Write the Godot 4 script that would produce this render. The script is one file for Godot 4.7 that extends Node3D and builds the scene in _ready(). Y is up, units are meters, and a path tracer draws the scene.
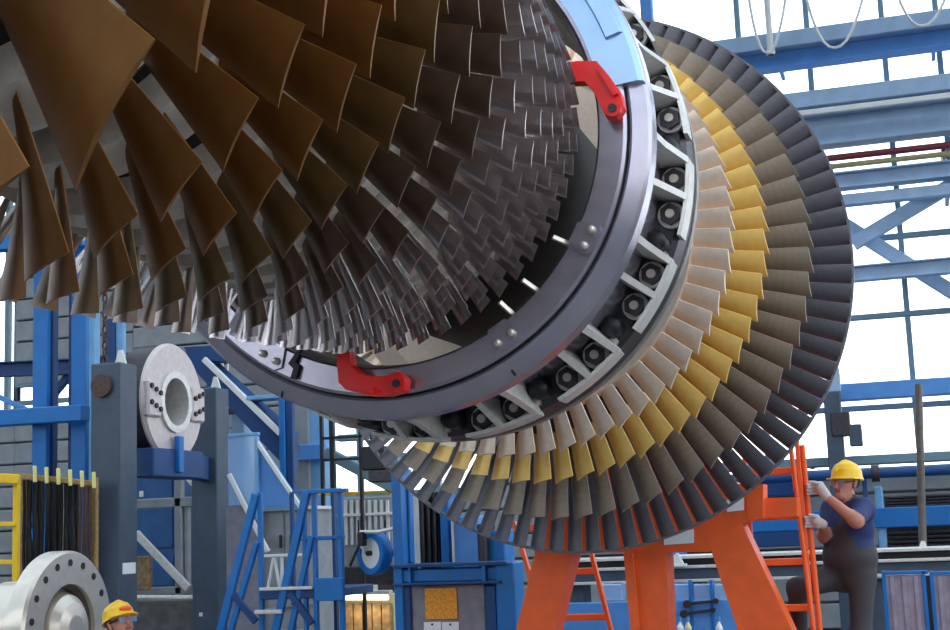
extends Node3D

# ---------------------------------------------------------------- camera data
const CAM := Vector3(2.1243, 2.151, 9.2316)
const EUL := Vector3(0.153936, 0.298887, -0.039411)
const FPX := 1400.0
const AXH := 3.84          # height of the rotor axis; it runs along Z through X = 0
var CB := Basis()
var M := {}
var rng := RandomNumberGenerator.new()
var taken := {}

func ray(px: float, py: float) -> Vector3:
	return CB * Vector3((px - 475.0) / FPX, -(py - 315.0) / FPX, -1.0)
func pz(px: float, py: float, z: float) -> Vector3:          # where a pixel's ray meets the plane Z = z
	var r := ray(px, py)
	return CAM + r * ((z - CAM.z) / r.z)
func pd(px: float, py: float, depth: float) -> Vector3:      # at a given distance along the view
	return CAM + ray(px, py) * depth
func to_px(p: Vector3) -> Vector2:
	var q := CB.inverse() * (p - CAM)
	if q.z > -0.2: return Vector2(-9999, -9999)
	return Vector2(475.0 + FPX * q.x / -q.z, 315.0 - FPX * q.y / -q.z)

# ---------------------------------------------------------------- mesh helpers
func S() -> SurfaceTool:
	var st := SurfaceTool.new()
	st.begin(Mesh.PRIMITIVE_TRIANGLES)
	st.set_smooth_group(-1)
	return st
func tri(st: SurfaceTool, a: Vector3, b: Vector3, c: Vector3) -> void:
	st.add_vertex(a); st.add_vertex(b); st.add_vertex(c)
func face(st: SurfaceTool, pts: Array, centre: Vector3) -> void:   # convex polygon, turned away from centre
	var n: Vector3 = (pts[1] - pts[0]).cross(pts[2] - pts[0])
	var m := Vector3.ZERO
	for p in pts: m += p
	m /= pts.size()
	var flip := n.dot(m - centre) > 0.0
	for i in range(1, pts.size() - 1):
		if flip: tri(st, pts[0], pts[i + 1], pts[i])
		else: tri(st, pts[0], pts[i], pts[i + 1])
func box(st: SurfaceTool, c: Vector3, size: Vector3, b := Basis(), bev := -1.0) -> void:
	var h := size * 0.5
	var e: float = bev if bev >= 0.0 else minf(0.012, minf(h.x, minf(h.y, h.z)) * 0.25)
	st.set_smooth_group(-1)
	if e <= 0.0005:
		for ax in 3:
			for s in [-1.0, 1.0]:
				var pts := []
				for k in [[-1, -1], [1, -1], [1, 1], [-1, 1]]:
					var v := Vector3.ZERO
					v[ax] = s * h[ax]; v[(ax + 1) % 3] = k[0] * h[(ax + 1) % 3]; v[(ax + 2) % 3] = k[1] * h[(ax + 2) % 3]
					pts.append(c + b * v)
				face(st, pts, c)
		return
	var g := h - Vector3(e, e, e)
	for ax in 3:
		var u := (ax + 1) % 3
		var w := (ax + 2) % 3
		for s in [-1.0, 1.0]:
			var pts := []
			for k in [[-1, -1], [1, -1], [1, 1], [-1, 1]]:
				var v := Vector3.ZERO
				v[ax] = s * h[ax]; v[u] = k[0] * g[u]; v[w] = k[1] * g[w]
				pts.append(c + b * v)
			face(st, pts, c)
		for s in [-1.0, 1.0]:
			for t in [-1.0, 1.0]:
				var pts := []
				for k in [[-1, 0], [1, 0], [1, 1], [-1, 1]]:
					var v := Vector3.ZERO
					v[ax] = k[0] * g[ax]
					v[u] = s * (h[u] if k[1] == 0 else g[u])
					v[w] = t * (g[w] if k[1] == 0 else h[w])
					pts.append(c + b * v)
				face(st, pts, c)
	for sx in [-1.0, 1.0]:
		for sy in [-1.0, 1.0]:
			for sz in [-1.0, 1.0]:
				face(st, [c + b * Vector3(sx * h.x, sy * g.y, sz * g.z), c + b * Vector3(sx * g.x, sy * h.y, sz * g.z), c + b * Vector3(sx * g.x, sy * g.y, sz * h.z)], c)
func along(d: Vector3, up := Vector3.UP) -> Basis:      # x axis along d
	var x := d.normalized()
	var y := (up - x * x.dot(up))
	if y.length() < 0.02: y = Vector3(0, 0, 1) - x * x.z
	y = y.normalized()
	return Basis(x, y, x.cross(y))
func bar(st: SurfaceTool, p: Vector3, q: Vector3, h: float, w: float, up := Vector3.UP) -> void:   # rectangular bar, h along up
	box(st, (p + q) * 0.5, Vector3(p.distance_to(q), h, w), along(q - p, up))
func ibeam(st: SurfaceTool, p: Vector3, q: Vector3, h: float, w: float, up := Vector3.UP) -> void:
	var b := along(q - p, up)
	var l := p.distance_to(q)
	var m := (p + q) * 0.5
	var t := h * 0.09
	box(st, m + b.y * (h - t) * 0.5, Vector3(l, t, w), b)
	box(st, m - b.y * (h - t) * 0.5, Vector3(l, t, w), b)
	box(st, m, Vector3(l, h - 2 * t, w * 0.14), b)
func cyl(st: SurfaceTool, p: Vector3, q: Vector3, r0: float, r1 := -1.0, n := 12, group := 1) -> void:
	if r1 < 0.0: r1 = r0
	var b := along(q - p)
	var a := []
	var c := []
	for i in n:
		var t := TAU * i / n
		var o := b.y * cos(t) + b.z * sin(t)
		a.append(p + o * r0); c.append(q + o * r1)
	var mid := (p + q) * 0.5
	st.set_smooth_group(group)
	for i in n:
		var j := (i + 1) % n
		face(st, [a[i], a[j], c[j], c[i]], mid)
	st.set_smooth_group(-1)
	if r0 > 0.001: face(st, a, mid)
	if r1 > 0.001: face(st, c, mid)
func tube(st: SurfaceTool, pts: Array, r: float, n := 8) -> void:   # round tube through points
	var rings := []
	for i in pts.size():
		var d: Vector3 = pts[mini(i + 1, pts.size() - 1)] - pts[maxi(i - 1, 0)]
		var b := along(d)
		var ring := []
		for k in n:
			var t := TAU * k / n
			ring.append(pts[i] + (b.y * cos(t) + b.z * sin(t)) * r)
		rings.append(ring)
	st.set_smooth_group(1)
	for i in pts.size() - 1:
		for k in n:
			var j := (k + 1) % n
			face(st, [rings[i][k], rings[i][j], rings[i + 1][j], rings[i + 1][k]], (pts[i] + pts[i + 1]) * 0.5)
	st.set_smooth_group(-1)
	face(st, rings[0], pts[1]); face(st, rings[-1], pts[-2])
# closed profile of (radius, z) points turned round an axis; straight runs flat, corners kept
func lathe(st: SurfaceTool, prof: Array, n := 96, xf := Transform3D(), a0 := 0.0, a1 := TAU) -> void:
	var m := prof.size()
	var cx := Vector2.ZERO
	for p in prof: cx += p
	cx /= m
	var area := 0.0
	for i in m:
		var p: Vector2 = prof[i]
		var q: Vector2 = prof[(i + 1) % m]
		area += p.x * q.y - q.x * p.y
	var full := absf(a1 - a0 - TAU) < 0.001
	for k in m:
		st.set_smooth_group(1 + k)
		var p: Vector2 = prof[k]
		var q: Vector2 = prof[(k + 1) % m]
		if p.x < 0.0005 and q.x < 0.0005: continue
		for i in n:
			var t := a0 + (a1 - a0) * i / n
			var u := a0 + (a1 - a0) * (i + 1) / n
			var A := xf * Vector3(p.x * cos(t), p.x * sin(t), p.y)
			var B := xf * Vector3(p.x * cos(u), p.x * sin(u), p.y)
			var C := xf * Vector3(q.x * cos(u), q.x * sin(u), q.y)
			var D := xf * Vector3(q.x * cos(t), q.x * sin(t), q.y)
			if area > 0.0:
				if p.x > 0.0005: tri(st, A, C, B)
				if q.x > 0.0005: tri(st, A, D, C)
			else:
				if p.x > 0.0005: tri(st, A, B, C)
				if q.x > 0.0005: tri(st, A, C, D)
	st.set_smooth_group(-1)
	if not full:
		var flat := PackedVector2Array()
		for p in prof: flat.append(p)
		var idx := Geometry2D.triangulate_polygon(flat)
		for t in [a0, a1]:
			for i in range(0, idx.size(), 3):
				var w := []
				for j in 3:
					var p: Vector2 = flat[idx[i + j]]
					w.append(xf * Vector3(p.x * cos(t), p.x * sin(t), p.y))
				tri(st, w[0], w[1], w[2])
# polygon of 3D points lying in one plane, thickened along dir
func slab(st: SurfaceTool, pts: Array, dir: Vector3) -> void:
	var o: Vector3 = pts[0]
	var ex: Vector3 = (pts[1] - o).normalized()
	var nz := dir.normalized()
	ex = (ex - nz * ex.dot(nz)).normalized()
	var ey := nz.cross(ex)
	var flat := PackedVector2Array()
	for p in pts: flat.append(Vector2((p - o).dot(ex), (p - o).dot(ey)))
	var idx := Geometry2D.triangulate_polygon(flat)
	st.set_smooth_group(-1)
	for i in range(0, idx.size(), 3):
		var a: Vector3 = pts[idx[i]]
		var b: Vector3 = pts[idx[i + 1]]
		var c: Vector3 = pts[idx[i + 2]]
		var up := (b - a).cross(c - a).dot(dir) > 0.0
		if up:
			tri(st, a, b, c); tri(st, a + dir, c + dir, b + dir)
		else:
			tri(st, a, c, b); tri(st, a + dir, b + dir, c + dir)
	var ccw := not Geometry2D.is_polygon_clockwise(flat)
	for i in pts.size():
		var a: Vector3 = pts[i]
		var b: Vector3 = pts[(i + 1) % pts.size()]
		if ccw:
			tri(st, a, a + dir, b + dir); tri(st, a, b + dir, b)
		else:
			tri(st, a, b + dir, a + dir); tri(st, a, b, b + dir)
func ball(st: SurfaceTool, c: Vector3, r: Vector3, b := Basis(), nu := 14, nv := 8, v0 := -0.5, v1 := 0.5) -> void:
	st.set_smooth_group(1)
	for i in nu:
		for j in nv:
			var P := []
			for k in [[0, 0], [1, 0], [1, 1], [0, 1]]:
				var t: float = TAU * (i + k[0]) / nu
				var p: float = PI * lerpf(v0, v1, float(j + k[1]) / nv)
				P.append(c + b * (Vector3(cos(t) * cos(p), sin(p), sin(t) * cos(p)) * r))
			if P[0].distance_to(P[1]) < 1e-5: P.remove_at(0)
			elif P[2].distance_to(P[3]) < 1e-5: P.remove_at(3)
			face(st, P, c)
	st.set_smooth_group(-1)

func mesh_of(st: SurfaceTool) -> ArrayMesh:
	st.index()
	st.generate_normals()
	return st.commit()
func put(st: SurfaceTool, called: String, mat: Material, parent: Node3D = null) -> MeshInstance3D:
	var o := MeshInstance3D.new()
	o.mesh = mesh_of(st)
	o.material_override = mat
	if parent == null:
		o.name = numbered(called)
		add_child(o, true)
	else:
		o.name = called
		parent.add_child(o, true)
		var g := Vector3.ZERO        # geometry is written in world coordinates, parents are never turned
		var q: Node = parent
		while q != self:
			g += q.position; q = q.get_parent()
		o.position = -g
	return o
func numbered(n: String) -> String:
	if not taken.has(n):
		taken[n] = 0
		return n
	taken[n] += 1
	return "%s_%03d" % [n, taken[n]]
func tag(o: Node, label: String, category: String, group := "") -> void:
	o.set_meta("label", label); o.set_meta("category", category)
	if group != "": o.set_meta("group", group)
func thing(called: String, label: String, category: String, at := Vector3.ZERO, group := "") -> Node3D:
	var o := Node3D.new()
	o.name = numbered(called)
	add_child(o, true)
	o.position = at
	tag(o, label, category, group)
	return o
func struct(called: String, label := "") -> Node3D:
	var o := Node3D.new()
	o.name = called
	add_child(o, true)
	o.set_meta("kind", "structure")
	if label != "": o.set_meta("label", label)
	return o

# ---------------------------------------------------------------- materials
func noise_tex(freq: float, lo: Color, hi: Color, sd: int, stretch := false, size := 256) -> NoiseTexture2D:
	var n := FastNoiseLite.new()
	n.seed = sd; n.frequency = freq; n.fractal_octaves = 4
	n.noise_type = FastNoiseLite.TYPE_SIMPLEX_SMOOTH
	var g := Gradient.new()
	g.set_color(0, lo); g.set_color(1, hi)
	var t := NoiseTexture2D.new()
	t.noise = n; t.color_ramp = g; t.seamless = true
	t.width = size; t.height = size
	return t
func mat(key: String, c: Color, rough := 0.6, metal := 0.0, grain := 0.0, scale := 2.0, freq := 0.02) -> StandardMaterial3D:
	var m := StandardMaterial3D.new()
	m.albedo_color = c
	m.roughness = rough
	m.metallic = metal
	if grain > 0.0:
		m.albedo_color = Color.WHITE
		m.albedo_texture = noise_tex(freq, Color(c.r * (1 - grain), c.g * (1 - grain), c.b * (1 - grain)), Color(minf(c.r * (1 + grain), 1), minf(c.g * (1 + grain), 1), minf(c.b * (1 + grain), 1)), 11 + M.size())
		m.uv1_triplanar = true
		m.uv1_scale = Vector3(scale, scale, scale)
	M[key] = m
	return m

func _ready() -> void:
	rng.seed = 7
	# ---- camera
	var cam := Camera3D.new()
	cam.name = "camera"
	add_child(cam)
	cam.position = CAM
	cam.rotation = EUL
	cam.fov = rad_to_deg(2.0 * atan(315.0 / FPX))
	cam.near = 0.05; cam.far = 200.0
	CB = Basis.from_euler(EUL)
	# ---- sky and exposure: a bright overcast day
	var env := Environment.new()
	env.background_mode = Environment.BG_SKY
	var sk := ProceduralSkyMaterial.new()
	sk.sky_top_color = Color(0.86, 0.93, 1.0)
	sk.sky_horizon_color = Color(0.97, 0.98, 1.0)
	sk.ground_horizon_color = Color(0.62, 0.64, 0.66)
	sk.ground_bottom_color = Color(0.36, 0.36, 0.36)
	sk.energy_multiplier = SKY
	var sky := Sky.new()
	sky.sky_material = sk
	env.sky = sky
	env.tonemap_mode = Environment.TONE_MAPPER_LINEAR
	env.tonemap_exposure = EXPO
	env.sdfgi_enabled = true; env.ssao_enabled = true; env.ssil_enabled = true
	var we := WorldEnvironment.new()
	we.environment = env
	add_child(we)
	materials()
	hall()
	window_wall()
	rotor()
	carrier_ring()
	stand()
	ladders()
	left_side()
	middle_background()
	right_background()
	people()

const SKY := 3.4
const EXPO := 1.28

func materials() -> void:
	mat("bronze_reflection", Color(0.53, 0.355, 0.165), 0.42, 0.55, 0.08, 1.5)  # same blade metal; the brown hall it reflects is put into the colour
	mat("olive_reflection", Color(0.48, 0.37, 0.22), 0.4, 0.6, 0.08, 1.5)  # same metal again, its reflections tinted olive in the colour
	mat("brown_reflection", Color(0.5, 0.41, 0.35), 0.28, 0.75, 0.06, 2.0)  # same metal, brown reflections put into the colour
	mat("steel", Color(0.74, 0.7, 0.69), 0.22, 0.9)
	mat("rim_steel", Color(0.92, 0.88, 0.82), 0.4, 0.4, 0.06, 3.0)
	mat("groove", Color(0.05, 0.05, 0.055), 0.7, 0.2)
	mat("dark_steel", Color(0.27, 0.26, 0.27), 0.42, 0.7, 0.15, 3.0)
	mat("ring_steel", Color(0.66, 0.64, 0.68), 0.25, 0.78, 0.04, 1.2)
	mat("ring_side", Color(0.6, 0.59, 0.57), 0.45, 0.7, 0.1, 2.0)
	mat("light_steel", Color(0.84, 0.82, 0.79), 0.38, 0.25, 0.06, 3.0)  # whitened: skylight on the ribs is put into the colour
	mat("liner", Color(0.4, 0.37, 0.34), 0.45, 0.5, 0.12, 2.0)
	mat("silver_blade", Color(0.98, 0.88, 0.79), 0.32, 0.25, 0.03, 4.0)
	mat("gold_blade", Color(0.99, 0.81, 0.45), 0.36, 0.2, 0.03, 4.0)
	mat("taupe_blade", Color(0.6, 0.54, 0.47), 0.45, 0.15, 0.06, 4.0)
	mat("dark_blade", Color(0.41, 0.4, 0.42), 0.45, 0.2, 0.06, 4.0)
	mat("orange", Color(0.93, 0.37, 0.13), 0.42, 0.0, 0.04, 1.0)
	mat("orange_bright", Color(0.95, 0.4, 0.15), 0.42)
	mat("red", Color(0.95, 0.12, 0.09), 0.35)
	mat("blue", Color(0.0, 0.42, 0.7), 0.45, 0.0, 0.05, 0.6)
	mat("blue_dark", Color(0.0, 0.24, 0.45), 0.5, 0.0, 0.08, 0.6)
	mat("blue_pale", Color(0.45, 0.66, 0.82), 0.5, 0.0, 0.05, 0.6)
	mat("teal_blue", Color(0.03, 0.3, 0.5), 0.5, 0.0, 0.1, 0.8)
	mat("girder", Color(0.6, 0.7, 0.8), 0.55, 0.0, 0.05, 0.5)  # lightened: glare from the windows is put into the colour
	mat("girder_blue", Color(0.32, 0.55, 0.8), 0.5, 0.0, 0.05, 0.5)
	mat("mullion", Color(0.42, 0.53, 0.58), 0.55)
	mat("slate", Color(0.24, 0.3, 0.36), 0.5, 0.0, 0.07, 0.8)
	mat("cladding", Color(0.55, 0.57, 0.58), 0.6, 0.0, 0.06, 0.4)
	mat("white_paint", Color(0.87, 0.87, 0.85), 0.5)
	mat("grey_paint", Color(0.55, 0.56, 0.57), 0.55, 0.0, 0.08, 1.0)
	mat("panel_grey", Color(0.5, 0.49, 0.53), 0.6, 0.0, 0.1, 1.2)
	mat("black", Color(0.04, 0.04, 0.045), 0.5)
	mat("rubber", Color(0.08, 0.075, 0.08), 0.6, 0.0, 0.3, 4.0)
	mat("yellow", Color(0.93, 0.76, 0.08), 0.45)
	mat("helmet", Color(0.95, 0.75, 0.05), 0.3)
	mat("hook_yellow", Color(0.93, 0.9, 0.55), 0.5)
	mat("tan", Color(0.62, 0.5, 0.3), 0.6, 0.0, 0.15, 3.0)
	mat("rust", Color(0.33, 0.25, 0.22), 0.65, 0.2, 0.2, 5.0)
	mat("polished", Color(0.86, 0.82, 0.76), 0.28, 0.6, 0.03, 2.0)
	mat("bearing", Color(0.8, 0.75, 0.73), 0.45, 0.15, 0.04, 2.0)
	mat("floor", Color(0.42, 0.41, 0.4), 0.45, 0.0, 0.12, 0.3)
	mat("wall", Color(0.6, 0.61, 0.62), 0.7, 0.0, 0.06, 0.3)
	mat("roof", Color(0.5, 0.52, 0.54), 0.7)
	mat("wood", Color(0.6, 0.48, 0.33), 0.6, 0.0, 0.2, 2.0)
	mat("cream", Color(0.85, 0.8, 0.6), 0.6, 0.0, 0.05, 1.0)
	mat("sheet_orange", Color(0.9, 0.58, 0.1), 0.5, 0.0, 0.15, 6.0)
	mat("paper", Color(0.9, 0.9, 0.9), 0.7)
	mat("pipe_red", Color(0.45, 0.16, 0.2), 0.5)
	mat("sky_tint_steel", Color(0.62, 0.74, 0.88), 0.3, 0.5, 0.03, 1.0)  # ring steel with the blue skylight reflection put into its colour
	mat("pipe_tan", Color(0.62, 0.58, 0.4), 0.5)
	mat("concrete", Color(0.4, 0.39, 0.38), 0.8, 0.0, 0.15, 1.0)
	mat("curtain", Color(0.6, 0.55, 0.6), 0.7, 0.0, 0.12, 1.0)
	var g := mat("glass", Color(0.93, 0.97, 1.0, 0.08), 0.05)
	g.transparency = BaseMaterial3D.TRANSPARENCY_ALPHA
	var g2 := mat("plexi", Color(0.62, 0.78, 0.95, 0.45), 0.1)
	g2.transparency = BaseMaterial3D.TRANSPARENCY_ALPHA
	var l := mat("lamp", Color(1, 1, 1), 0.5)
	l.emission_enabled = true
	l.emission = Color(1.0, 0.95, 0.8)
	l.emission_energy_multiplier = 1.6

# ---------------------------------------------------------------- the building
const XL := -21.0
const XR := 9.0
const ZB := -14.0
const ZF := 15.0
const HH := 13.0
func hall() -> void:
	var f := struct("floor")
	var st := S()
	box(st, Vector3((XL + XR) / 2, -0.15, (ZB + ZF) / 2), Vector3(XR - XL + 1, 0.3, ZF - ZB + 1), Basis(), 0.0)
	put(st, "floor_slab", M.floor, f)
	# roof with glazed strips running across the hall
	var r := struct("ceiling")
	var z := ZB - 0.5
	var k := 0
	while z < ZF:
		st = S()
		box(st, Vector3((XL + XR) / 2, HH + 0.15, z + 1.0), Vector3(XR - XL + 1, 0.3, 2.0), Basis(), 0.0)
		put(st, "roof_deck", M.roof, r)
		st = S()
		ibeam(st, Vector3(XL, HH - 0.45, z + 1.0), Vector3(XR, HH - 0.45, z + 1.0), 0.8, 0.4)
		put(st, "roof_beam", M.girder, r)
		if z + 3.6 < ZF + 0.5:
			for i in 10:
				st = S()
				box(st, Vector3(XL + 1.5 + i * 3.0, HH + 0.2, z + 2.8), Vector3(2.9, 0.02, 1.6), Basis(), 0.0)
				put(st, "skylight_pane", M.glass, r)
		z += 3.6
	# unseen side walls
	for sd in [[XL, "wall_left", 7.0, 9.0], [XR, "wall_right", 1.6, 12.6]]:
		var w := struct(sd[1])
		var x: float = sd[0]
		var lo: float = sd[2]
		var hi: float = sd[3]
		st = S(); box(st, Vector3(x, lo / 2, (ZB + ZF) / 2), Vector3(0.3, lo, ZF - ZB), Basis(), 0.0); put(st, "lower_wall", M.wall, w)
		st = S(); box(st, Vector3(x, (hi + HH) / 2, (ZB + ZF) / 2), Vector3(0.3, HH - hi, ZF - ZB), Basis(), 0.0); put(st, "upper_wall", M.wall, w)
		var zz := ZB
		while zz <= ZF - 2.0:
			st = S(); box(st, Vector3(x, (lo + hi) / 2, zz + 0.35), Vector3(0.3, hi - lo, 0.7), Basis(), 0.0); put(st, "pier", M.wall, w)
			st = S(); box(st, Vector3(x, (lo + hi) / 2, zz + 0.7 + 1.1), Vector3(0.02, hi - lo, 2.2), Basis(), 0.0); put(st, "pane", M.glass, w)
			zz += 2.9
	var wf := struct("wall_front")  # unseen; its big windows are added to light the ring and blades
	st = S(); box(st, Vector3((XL + XR) / 2, 2.0, ZF), Vector3(XR - XL, 4.0, 0.3), Basis(), 0.0); put(st, "lower_wall", M.wall, wf)
	st = S(); box(st, Vector3((XL + XR) / 2, HH - 0.75, ZF), Vector3(XR - XL, 1.5, 0.3), Basis(), 0.0); put(st, "upper_wall", M.wall, wf)
	for i in 10:
		st = S(); box(st, Vector3(XL + 0.5 + i * 3.2, 7.75, ZF), Vector3(1.0, 7.5, 0.3), Basis(), 0.0); put(st, "pier", M.wall, wf)
		if i < 9:
			st = S(); box(st, Vector3(XL + 2.1 + i * 3.2, 7.75, ZF), Vector3(2.2, 7.5, 0.02), Basis(), 0.0); put(st, "pane", M.glass, wf)

# far wall: cladding boards and big steel-framed windows
func clad(w: Node3D, x0: float, x1: float, y0: float, y1: float) -> void:
	var y := y0
	while y < y1 - 0.02:
		var h := minf(0.42, y1 - y)
		var st := S()
		box(st, Vector3((x0 + x1) / 2, y + h / 2, ZB), Vector3(x1 - x0, h - 0.03, 0.16), Basis(), 0.02)
		put(st, "cladding_board", M.cladding, w)
		y += h
func window(n: int, x0: float, x1: float, y0: float, y1: float, xs: Array, ys: Array, label: String) -> void:
	var w := struct("window_%d" % n, label)
	var gx := [x0] + xs + [x1]
	var gy := [y0] + ys + [y1]
	for x in gx:
		var st := S()
		box(st, Vector3(x, (y0 + y1) / 2, ZB), Vector3(0.09, y1 - y0, 0.14))
		put(st, "mullion", M.mullion, w)
	for y in gy:
		var st := S()
		box(st, Vector3((x0 + x1) / 2, y, ZB + 0.01), Vector3(x1 - x0, 0.09, 0.13))
		put(st, "transom", M.mullion, w)
	for i in gx.size() - 1:
		for j in gy.size() - 1:
			var st := S()
			box(st, Vector3((gx[i] + gx[i + 1]) / 2, (gy[j] + gy[j + 1]) / 2, ZB), Vector3(gx[i + 1] - gx[i] - 0.08, gy[j + 1] - gy[j] - 0.08, 0.012), Basis(), 0.0)
			put(st, "pane", M.glass, w)
func hy(px0: float, py0: float, px1: float, py1: float, z: float) -> float:   # height of a level line seen through two pixels
	return (pz(px0, py0, z).y + pz(px1, py1, z).y) * 0.5
func xat(px: float, py: float, z: float) -> float:
	return pz(px, py, z).x
func window_wall() -> void:
	var w := struct("wall_back")
	var xc := xat(634, 250, ZB)          # where the tall windows begin
	var yl := pz(880, 470, ZB).y         # their sill
	var xa := xat(-30, 400, ZB)
	var xb := xat(17, 400, ZB)
	var xd := xat(318, 450, ZB)
	var xe := xat(492, 470, ZB)
	var b0 := pz(360, 495, ZB).y
	var b1 := pz(360, 405, ZB).y
	var a0 := pz(8, 425, ZB).y
	var xm := xat(135, 400, ZB)
	for q in [[XL, xa, 0.0, HH], [xa, xb, 0.0, a0], [xb, xd, 0.0, a0], [xb, xm, a0 + 0.75, HH], [xm, xd, a0, HH], [xd, xe, 0.0, b0], [xd, xe, b1, HH], [xe, xc, 0.0, HH], [xc, XR, 0.0, yl]]:
		var bs := S()
		box(bs, Vector3((q[0] + q[1]) / 2, (q[2] + q[3]) / 2, ZB - 0.15), Vector3(q[1] - q[0], q[3] - q[2], 0.1), Basis(), 0.0)
		put(bs, "backing_sheet", M.cladding, w)
	clad(w, XL, xa, 0.0, HH)
	clad(w, xa, xb, 0.0, a0)
	clad(w, xb, xd, 0.0, a0); clad(w, xb, xm, a0 + 0.75, HH); clad(w, xm, xd, a0, HH)
	clad(w, xd, xe, 0.0, b0); clad(w, xd, xe, b1, HH)
	clad(w, xe, xc, 0.0, HH)
	clad(w, xc, XR, 0.0, yl)
	window(1, xa, xb, a0, HH, [lerpf(xa, xb, 0.45), lerpf(xa, xb, 0.8)], [a0 + 2.5, a0 + 5.0], "tall window in the grey cladding")
	window(2, xb, xm, a0, a0 + 0.75, [lerpf(xb, xm, 0.33), lerpf(xb, xm, 0.66)], [a0 + 0.4], "low strip window")
	window(3, xd, xe, b0, b1, [xat(331, 450, ZB), xat(360, 450, ZB), lerpf(xd, xe, 0.7)], [pz(360, 458, ZB).y, pz(360, 437, ZB).y], "window behind the blue stairs")
	var xs := []
	for q in [[738, 30], [811, 80], [886, 70], [940, 60]]: xs.append(xat(q[0], q[1], ZB))
	var x: float = xs[-1] + 1.15
	while x < XR - 0.5:
		xs.append(x); x += 1.15
	var ys := [hy(851, 410, 950, 402, ZB), hy(851, 319, 950, 310, ZB), hy(857, 240, 950, 232, ZB)]
	window(4, xc, XR, yl, HH, xs, ys, "tall steel framed window behind the turbine")

# ---------------------------------------------------------------- the rotor
# blade: y radial, z along the axis, x round it. way +1: front edge leads to -x, way -1: to +x
func blade(r0: float, r1: float, c0: float, c1: float, g0: float, g1: float, t0: float, t1: float, camb: float, way: float, nu := 5, nr := 4, flare := 0.0) -> ArrayMesh:
	var st := S()
	var up := []
	var lo := []
	var nn := []
	for j in nr + 1:
		var f := float(j) / nr
		var r := lerpf(r0, r1, f)
		var c := lerpf(c0, c1, pow(f, 1.3))
		var g := deg_to_rad(lerpf(g0, g1, pow(f, 0.85)))
		var t := lerpf(t0, t1, f)
		var e := Vector3(-way * sin(g), 0, cos(g))
		var n := Vector3(way * cos(g), 0, sin(g))
		var a := []
		var b := []
		for i in nu + 1:
			var u := 0.5 - float(i) / nu
			var mid := Vector3(0, r - flare * f * (u + 0.5) * c * cos(g), 0) + e * (u * c) + n * (camb * c * (1.0 - 4.0 * u * u) - camb * c * 0.5)
			var th := t * 0.5 * (0.22 + 0.78 * sqrt(maxf(0.0, 1.0 - 4.0 * u * u)))
			a.append(mid + n * th); b.append(mid - n * th)
		up.append(a); lo.append(b); nn.append(n)
	for j in nr:
		for i in nu:
			st.set_smooth_group(1)
			var q := [up[j][i], up[j][i + 1], up[j + 1][i + 1], up[j + 1][i]]
			face(st, q, q[0] - nn[j] * 5.0)
			st.set_smooth_group(2)
			q = [lo[j][i], lo[j][i + 1], lo[j + 1][i + 1], lo[j + 1][i]]
			face(st, q, q[0] + nn[j] * 5.0)
		st.set_smooth_group(-1)
		for i in [0, nu]:
			var q := [up[j][i], up[j + 1][i], lo[j + 1][i], lo[j][i]]
			face(st, q, up[j][nu - i])
	st.set_smooth_group(-1)
	for i in nu:
		var q := [up[nr][i], up[nr][i + 1], lo[nr][i + 1], lo[nr][i]]
		face(st, q, Vector3.ZERO)
	return mesh_of(st)

func hub_r(s: float) -> float:
	var t := [[7.4, 0.46], [6.86, 0.54], [6.42, 0.65], [6.1, 0.715], [5.75, 0.765], [5.45, 0.79], [5.1, 0.805], [3.0, 0.805]]
	for i in t.size() - 1:
		if s >= t[i + 1][0]: return lerpf(t[i + 1][1], t[i][1], (s - t[i + 1][0]) / (t[i][0] - t[i + 1][0]))
	return 0.805

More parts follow.
